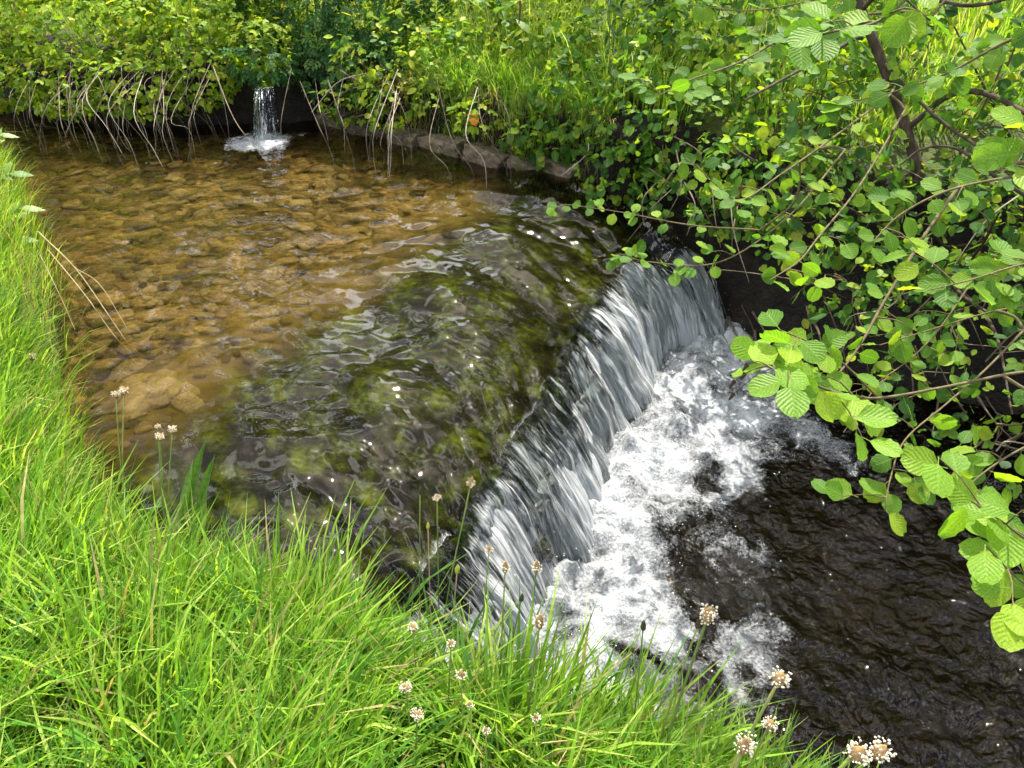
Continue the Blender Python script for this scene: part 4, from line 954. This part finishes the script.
BR = [  # pixel path with depth, radii, leaves, size
    ([(1120, 365, 2.3), (1024, 372, 2.05), (960, 384, 1.85), (880, 398, 1.65), (835, 392, 1.5), (800, 378, 1.42), (768, 366, 1.38)], .0048, .0018, 13, (.052, .07), .55, 4),
    ([(880, 400, 1.66), (845, 365, 1.6), (815, 345, 1.55), (780, 330, 1.5)], .003, .0014, 6, (.045, .06), .3, 0),
    ([(1120, 560, 1.6), (1040, 545, 1.5), (1000, 520, 1.42), (970, 500, 1.38)], .004, .0015, 9, (.055, .075), .3, 0),
    ([(1130, 590, 1.6), (1060, 600, 1.5), (1020, 580, 1.4), (985, 545, 1.36)], .004, .0015, 7, (.05, .07), .4, 0),
    ([(1024, 330, 2.4), (985, 370, 2.3), (945, 405, 2.2), (905, 440, 2.1), (890, 480, 2.0), (885, 510, 1.95)], .004, .0015, 9, (.05, .068), .5, 0),
    ([(1090, 10, 2.5), (1010, 40, 2.5), (950, 72, 2.6), (900, 90, 2.7), (860, 100, 2.8)], .007, .002, 11, (.06, .08), .1, 0),
    ([(1000, -60, 1.9), (930, -20, 1.8), (880, 20, 1.75), (840, 30, 1.7), (800, 40, 1.7)], .006, .0018, 13, (.06, .085), .2, 0),
    ([(862, 15, 3.6), (800, 30, 3.2), (740, 62, 2.9), (690, 80, 2.7), (660, 95, 2.6)], .006, .0018, 14, (.055, .07), .3, 0),
    ([(890, 95, 4.0), (830, 140, 3.4), (780, 175, 3.0), (740, 200, 2.7), (710, 180, 2.55)], .006, .0018, 14, (.05, .068), .25, 0),
    ([(905, 110, 4.0), (860, 185, 3.2), (820, 235, 2.7), (800, 260, 2.5), (770, 280, 2.3)], .006, .0018, 13, (.05, .068), .3, 0),
    ([(1100, 160, 2.4), (1020, 175, 2.3), (950, 190, 2.25), (900, 215, 2.2), (870, 245, 2.15)], .006, .0018, 13, (.05, .07), .2, 0),
    ([(960, 185, 2.7), (925, 235, 2.6), (885, 300, 2.5), (860, 345, 2.4), (830, 385, 2.3)], .0075, .003, 9, (.045, .065), .2, 0),
    ([(1090, 250, 2.2), (1020, 265, 2.1), (970, 280, 2.0), (930, 290, 1.95)], .004, .0016, 10, (.055, .075), .2, 0),
    ([(1080, 300, 2.6), (1000, 310, 2.5), (930, 330, 2.5), (880, 345, 2.4)], .004, .0016, 10, (.045, .065), .2, 0),
    ([(845, 150, 3.2), (790, 215, 2.9), (720, 262, 2.9), (650, 262, 2.95), (625, 255, 3.0)], .0045, .0015, 11, (.045, .062), .4, 0),
    ([(760, 230, 3.4), (690, 225, 3.5), (620, 212, 3.6), (570, 205, 3.65)], .004, .0015, 11, (.045, .06), .3, 0),
    ([(1060, 60, 2.0), (1030, 130, 1.9), (1015, 165, 1.85)], .004, .002, 5, (.07, .085), .3, 0),
    ([(1060, 430, 1.9), (1010, 455, 1.8), (975, 480, 1.75), (960, 500, 1.7)], .0035, .0015, 7, (.05, .065), .3, 0),
    ([(980, 270, 3.0), (930, 340, 2.9), (880, 380, 2.8), (830, 400, 2.7)], .004, .0015, 11, (.05, .062), .2, 0),
    ([(930, 20, 3.4), (880, -10, 3.2), (760, 10, 3.0), (690, 5, 2.9)], .005, .0016, 10, (.055, .07), .3, 0),
]
# two long limbs reach out from the trunk; every leafy branch springs from the wood nearest to it
wood = [spline(trunk, 60)]
for pts, r0, r1 in (([(907, 128, 4.4), (960, 92, 4.2), (1024, 112, 3.9), (1130, 200, 3.2), (1210, 340, 2.5), (1230, 470, 2.0), (1200, 570, 1.75)], .019, .006), ([(862, 10, 4.25), (930, -60, 3.6), (1020, -110, 2.8), (1090, -90, 2.3), (1110, 0, 2.2)], .014, .005)):
    cv = spline(px_path(pts), 44); wood.append(cv)
    V_, F_, cp = tube(cv, r0, r1, 7, .08); mesh_obj('limb', V_, [F_, cp], M['bark'], al)
for pts, r0, r1, nl, sz, st, cn_ in sorted(BR, key=lambda b: min(np.linalg.norm(w - at_d(*b[0][0]), axis=1).min() for w in wood)):
    b0 = at_d(*pts[0]); allw = np.vstack(wood); dd = np.linalg.norm(allw - b0, axis=1); q = allw[dd.argmin()]
    b1 = at_d(*pts[1]); back = (b0 - b1) / np.linalg.norm(b0 - b1)
    if dd.min() > .04:
        cv = spline([q, q * .45 + b0 * .55 + back * dd.min() * .2, b0], 12); wood.append(cv)
        V_, F_, cp = tube(cv, r0 * 1.35, r0, 6, .08); mesh_obj('limb', V_, [F_, cp], M['twig'], al)
    wood.append(spline(px_path(pts), 24))
for i, (pts, r0, r1, nl, sz, st, cn_) in enumerate(BR): alder_branch(pts, r0, r1, nl, sz, st, sunlit_leaves if i in (0, 2, 3, 16) else None, cones=cn_)
for pts, r0, r1 in (([(880, 60, 4.3), (940, 120, 4.1), (1000, 160, 3.9)], .012, .007), ([(870, 30, 4.3), (800, 70, 4.0), (745, 100, 3.8)], .014, .005),
                    ([(850, -40, 4.2), (960, 5, 4.0), (1060, -20, 3.8)], .014, .008), ([(1060, 215, 2.6), (1000, 180, 2.6), (960, 150, 2.6), (925, 148, 2.65), (900, 165, 2.7)], .008, .003)):
    V_, F_, cp = tube(spline(px_path(pts), 24), r0, r1, 7, .08); mesh_obj('limb', V_, [F_, cp], M['bark'], al)
for px, py, d in ((890, 140, 3.0), (975, 170, 2.6), (1000, 70, 3.0), (1012, 55, 2.9), (740, 195, 2.8), (728, 205, 2.8), (520, 12, 2.9)):
    a = at_d(px, py, d); V_, F_, cp = tube(spline([a + np.array([0, 0, .04]), a, a - np.array([.004, 0, .04])], 8), .004, .003, 6, .2); mesh_obj('catkin', V_, [F_, cp], M['catkin'], al)
# rest of the crown: above and beyond the picture's right edge, shading the pool
crown = [(3.3, 3.5, 2.6, .9, .9, .7), (2.5, 4.6, 2.9, 1.1, .9, .9), (3.8, 4.4, 2.6, 1.0, 1.0, .9), (3.0, 4.2, 3.6, 1.2, 1.1, .8), (1.6, 4.4, 2.9, .6, .6, .5)]
foliage_part(al, crown, 1100, (.06, .085), 'round', DG + MGR, name='crown', up=.7, rnd=.6, shell=(.3, 1.05), front=(0, 0, .1))
inner = [(2.5, 4.6, 1.15, .5, .45, .4), (3.1, 4.1, 1.1, .5, .45, .4), (2.0, 5.0, 1.2, .4, .4, .35), (1.6, 4.0, .75, .35, .35, .3), (2.4, 3.5, .65, .4, .35, .35)]
foliage_part(al, inner, 520, (.055, .08), 'round', DG + MGR, up=.65, rnd=.5, shell=(.3, 1.1))

# ------------------------------------------------------------------ trees beyond the meadow, mirrored in the stream
TREES = [(-13, 12.5, 10.0, 3.0), (-8.9, 15.5, 10.5, 2.9), (-3.9, 17.5, 8.5, 2.6), (1.6, 16.5, 9.5, 2.6), (6.4, 14.5, 11.5, 3.2), (10.6, 12.0, 11.5, 3.2), (13.5, 8.0, 12, 3.2)]
TL = ['farthest left tree behind the brown stalks', 'tall tree behind the yellow-green brambles', 'tree behind the feathery shrub across the meadow', 'tree behind the docks across the meadow',
      'tree standing across the meadow behind the alder trunk', 'tree across the meadow behind the alder limb', 'farthest right tree past the alder saplings']
for (x, y, h, r), lab in zip(TREES, TL):
    z = float(ground_z(x, y)); t = empty('field_tree', (x, y, z), lab, 'tree', 'trees beyond the meadow')
    mb = MB(); mb.tube(spline([(x, y, z - .1), (x + .1, y, z + h * .4), (x - .1, y + .1, z + h * .85)], 12), .2, .05, 8, .08)
    for k in range(7):
        a = k * 2.4; zz = z + h * (.25 + .08 * k); e = np.array([x + math.cos(a) * r * .8, y + math.sin(a) * r * .8, zz + 1.0])
        mb.tube(spline([(x, y, zz), (np.array([x, y, zz]) + e) / 2 + np.array([0, 0, .2]), e], 7), .06, .015, 6)
    mb.build('trunk', M['bark'], t)
    el = [(x + rng.normal(0, r * .45), y + rng.normal(0, r * .4), z + h * f, r * .62, r * .6, r * .55) for f in (.14, .24, .34, .44, .52, .6, .68, .78, .9, .4, .6)]
    foliage_part(t, el, 5200, (.2, .36), 'single', DG + MGR, name='crown', rnd=.7, shell=(.4, 1.05))

# ------------------------------------------------------------------ left bank plant and twig
nt2 = empty('nettle', (-3.55, 4.9, .45), 'pale leafy nettle leaning out from the left bank edge', 'nettle')
M['nettle'] = leaf_material('nettle_leaf', 'random', [(0, (.09, .19, .03)), (.6, (.15, .25, .05)), (1, (.24, .32, .09))], trans=.35, rough=.45, spec=.4, vein=(6, .5))
nlf = [broad_leaf_mesh('leaf', M['nettle'], 90 + s, wid=.5, notch=-.14, nr=7, pleat=.012, pet=.1) for s in range(3)]
for pts in ([(-30, 260, 4.9), (-5, 200, 4.8), (12, 160, 4.75)], [(-20, 270, 4.7), (8, 225, 4.6), (22, 200, 4.55)], [(-40, 200, 5.0), (-15, 150, 5.0), (2, 128, 5.0)], [(-10, 290, 4.5), (10, 255, 4.4), (14, 232, 4.4)], [(-40, 240, 4.9), (-15, 190, 4.8), (2, 172, 4.7)]):
    cv = spline(px_path(pts), 12); V_, F_, cp = tube(cv, .006, .003, 5); mesh_obj('stem', V_, [F_, cp], M['stem'], nt2)
    for k in range(10):
        p = cv[2 + k if k < 10 else 11]; a = k * 1.9; d = np.array([math.cos(a), math.sin(a) - .3, -.25]); put_leaf(nlf, nt2, p, (d[0] * .3, -.25, .9), d, random.uniform(.08, .13))
tw = empty('bare_twig', at_z(45, 235, .25), 'thin bare bramble twig reaching over the water from the left bank', 'twig')
for pts, r in (([(38, 232, 4.15), (75, 268, 4.05), (105, 310, 3.95), (132, 350, 3.92)], .005), ([(48, 250, 4.1), (85, 295, 4.0), (110, 330, 3.95), (140, 368, 3.93)], .004), ([(75, 268, 4.05), (100, 285, 4.02), (128, 330, 4.0)], .003), ([(40, 255, 4.1), (62, 300, 4.0), (75, 330, 3.95)], .003)):
    V_, F_, cp = tube(spline(px_path(pts), 16), r, .0015, 5, .15); mesh_obj('shoot', V_, [F_, cp], M['straw'], tw)

# broad leaves low in the grass
rib = [broad_leaf_mesh('leaf', M['dock'], 95 + s, wid=.15, notch=-.15, nr=7, pleat=.004, pet=.05, serr=.005) for s in range(3)]
pl = empty('plantain_rosette', at_z(200, 500, .36), 'plantain rosette with upright green leaves at the near water edge', 'plantain')
for px, py, L_ in ((190, 500, .22), (198, 508, .2), (183, 512, .19), (205, 515, .13), (172, 520, .12)):
    b = at_z(px, py + 20, .36); put_leaf(rib, pl, b, (-.2, -.8, .4), (random.uniform(-.1, .3), .05, 1), L_)

# ------------------------------------------------------------------ ribwort plantain flowers
def plantain(px, py, d, label, style='flower', length=.3, size=1.0, lean=(0, 0), stem='stem', squat=False):
    h = at_d(px, py, d)
    bx_, by_ = h[0] - lean[0], h[1] - lean[1]
    by_ = min(by_, float(f_near(bx_)) + .12)
    bz = float(ground_z(bx_, by_))
    base = np.array([bx_, by_, bz - .005])
    t = empty('plantain_flower', base, label, 'flower', 'ribwort plantain flowers on the near bank')
    mid_ = base * .45 + h * .55 + np.array([-(h[0] - bx_) * .12, -(h[1] - by_) * .12, .02])
    cv = spline([base, mid_, h], 14)
    V_, F_, cp = tube(cv, .0021 * size, .0016 * size, 6); mesh_obj('stem', V_, [F_, cp], M[stem], t)
    ax = cv[-1] - cv[-2]; ax /= np.linalg.norm(ax); L_ = (.017 if squat else .024) * size; r_ = (.0068 if style == 'cream' else .0055) * size
    prof_ = [(-.1, .25), (.08, .8), (.3, 1), (.55, .92), (.8, .65), (1.0, .22)]
    ref = np.cross(ax, (0, 1, 0)); ref /= np.linalg.norm(ref); ref2 = np.cross(ax, ref); sd = 9
    Vh = []
    for q, rr in prof_:
        for j in range(sd):
            an = j * 2 * math.pi / sd; Vh.append(h + ax * q * L_ + (ref * math.cos(an) + ref2 * math.sin(an)) * r_ * rr * random.uniform(.85, 1.15))
    Vh = np.array(Vh); nn_ = len(prof_)
    i = np.arange(nn_ - 1)[:, None] * sd; j = np.arange(sd)[None]; Fh = np.stack([i + j, i + (j + 1) % sd, i + sd + (j + 1) % sd, i + sd + j], -1).reshape(-1, 4)
    Vh = np.vstack([Vh, h + ax * L_ * 1.08]); cap_ = np.array([[(nn_ - 1) * sd + k, (nn_ - 1) * sd + (k + 1) % sd, len(Vh) - 1] for k in range(sd)])
    hm = {'flower': 'seed', 'cream': 'seed', 'bud': 'seed_dark', 'green': 'seed_green'}[style]
    hd = mesh_obj('flower_head', Vh, [Fh, cap_], M[hm], t)
    if style in ('flower', 'cream'):
        mb = MB(); lo, hi = (.15, .75) if style == 'flower' else (.15, 1.05)
        tb = np.array([(1, 0, 0), (-1, 0, 0), (0, 1, 0), (0, -1, 0), (0, 0, 1.), (0, 0, -1)]); fb_ = np.array([(0, 2, 4), (2, 1, 4), (1, 3, 4), (3, 0, 4), (2, 0, 5), (1, 2, 5), (3, 1, 5), (0, 3, 5)])
        for q in range(34 if style == 'flower' else 60):
            an = random.uniform(0, 6.28); e = random.uniform(1.0, 1.6 if style == 'cream' else 1.8); o_ = ref * math.cos(an) + ref2 * math.sin(an)
            p = h + ax * L_ * random.uniform(lo, hi) + o_ * r_ * e
            mb.add(p + tb * .0014 * size * np.array([1, 1, .8]) * random.uniform(.7, 1.3), None, fb_)
            a_ = h + ax * L_ * random.uniform(lo, hi) * .9 + o_ * r_ * .8
            s_ = ref * .0003; mb.add(np.array([a_ - s_, a_ + s_, p]), None, [(0, 1, 2)])
        mb.build('anthers', M['anther'], hd)['kind'] = 'stuff'
    return t
PLT = [
    (124, 394, 2.55, 'pale plantain head standing higher of the pair over the amber gravel', 'cream', (.03, .12), 1.15, 'stem', True),
    (116, 398, 2.55, 'pale plantain head lower of the pair over the amber gravel', 'cream', (-.02, .12), 1.1, 'stem', True),
    (172, 433, 2.45, 'pale plantain head at the water edge, upper one of the trio by the rosette', 'cream', (.04, .1), 1.1, 'stem', True),
    (160, 440, 2.45, 'pale plantain head at the water edge, lowest of the trio by the rosette', 'cream', (-.01, .1), 1.1, 'stem', True),
    (158, 429, 2.47, 'small browner plantain head, third of the trio by the rosette', 'flower', (-.02, .1), .9, 'stem', True),
    (32, 360, 2.9, 'pinkish white plantain head alone among the left bank grass', 'cream', (.0, .05), 1.15, 'stem', True),
    (470, 487, 1.95, 'tallest plantain with pale ring and dark tip in front of the fall', 'flower', (.14, .06), 1.05, 'stem', False),
    (437, 501, 2.0, 'small pale plantain head with dark centre against the mossy weir', 'flower', (.01, .08), 1.0, 'stem', True),
    (420, 494, 2.0, 'thin brown unopened plantain spike furthest left against the mossy weir', 'bud', (.03, .06), .8, 'stem', False),
    (428, 529, 2.0, 'slim tan plantain bud on a dry stalk below the mossy weir', 'green', (.01, .06), .7, 'stem_pink', False),
    (457, 573, 1.85, 'yellow-green plantain bud on a pinkish stalk', 'green', (.05, .03), .95, 'stem_pink', False),
    (489, 552, 1.85, 'small plantain with pale side petals facing the white water', 'flower', (.05, .05), .9, 'stem', True),
    (505, 572, 1.75, 'tan plantain spike with cream ring, left one of the two upright spikes', 'flower', (.02, .05), 1.1, 'stem', False),
    (536, 572, 1.75, 'slender orange-brown plantain spike, right one of the two upright spikes', 'flower', (.03, .05), 1.15, 'stem', False),
    (539, 628, 1.62, 'long cream plantain spike below the slender orange-brown one', 'flower', (.03, .04), 1.35, 'stem', False),
    (521, 601, 1.75, 'small dark tilted plantain bud between the upright spikes', 'bud', (.06, .03), .8, 'stem', False),
    (413, 631, 1.7, 'fuzzy white plantain head highest in the grass below the pink stalk', 'cream', (.0, .03), .95, 'stem', True),
    (451, 647, 1.65, 'pinkish plantain head in the grass right of the fuzzy white one', 'flower', (.02, .03), .95, 'stem', True),
    (406, 691, 1.55, 'fuzzy white plantain head low in the foreground grass', 'cream', (.0, .02), 1.0, 'stem', True),
    (461, 678, 1.58, 'round pinkish brown plantain head in the middle of the grass', 'flower', (.0, .03), 1.0, 'stem', True),
    (417, 718, 1.5, 'fuzzy white plantain head lowest in the foreground grass', 'cream', (.02, .02), .95, 'stem', True),
    (470, 707, 1.5, 'small faded plantain head deep in the foreground grass', 'flower', (.0, .02), .75, 'stem', True),
    (486, 733, 1.48, 'small round pink plantain head nearest the bottom edge', 'flower', (.0, .02), .75, 'stem', True),
    (536, 720, 1.5, 'small white and brown plantain head alone below the long cream spike', 'flower', (.0, .02), .85, 'stem', True),
    (643, 630, 1.6, 'dark brown plantain bud on a green stem before the froth', 'bud', (.0, .06), .9, 'stem', False),
    (633, 652, 1.62, 'tiny black plantain bud bowed beside the dark brown one', 'bud', (-.05, .04), .65, 'stem', True),
    (697, 628, 1.5, 'black plantain bud close beside the big cream head', 'bud', (.06, .05), .85, 'stem', False),
    (706, 622, 1.45, 'big cream plantain head on a pale stem against the dark pool', 'cream', (.06, .05), 1.35, 'stem', False),
    (777, 684, 1.3, 'big white-topped plantain head leaning out over the dark pool', 'cream', (.1, .05), 1.35, 'stem', True),
    (768, 728, 1.28, 'drooping white plantain head below the leaning big one', 'cream', (.06, .03), 1.0, 'stem', True),
    (742, 752, 1.22, 'white and brown plantain head at the bottom grass tip', 'cream', (.03, .02), 1.25, 'stem', False),
    (852, 758, 1.15, 'large brown and white plantain head, left one of the pair in the bottom right', 'cream', (.2, .02), 1.4, 'stem', True),
    (874, 756, 1.15, 'large white plantain head, right one of the pair in the bottom right', 'cream', (.22, .02), 1.35, 'stem', True),
]
for px, py, d, lab, sty, ln_, sz, stm, sq in PLT: plantain(px, py, d, lab, sty, lean=ln_, size=sz * 1.18, stem=stm, squat=sq)
for o in bpy.data.objects:
    if '_base' in o: del o['_base']
print('alder leaves', leafcount, 'objects', len(bpy.data.objects), 'tris', sum(len(m.loops) - 2 * len(m.polygons) for m in bpy.data.meshes))
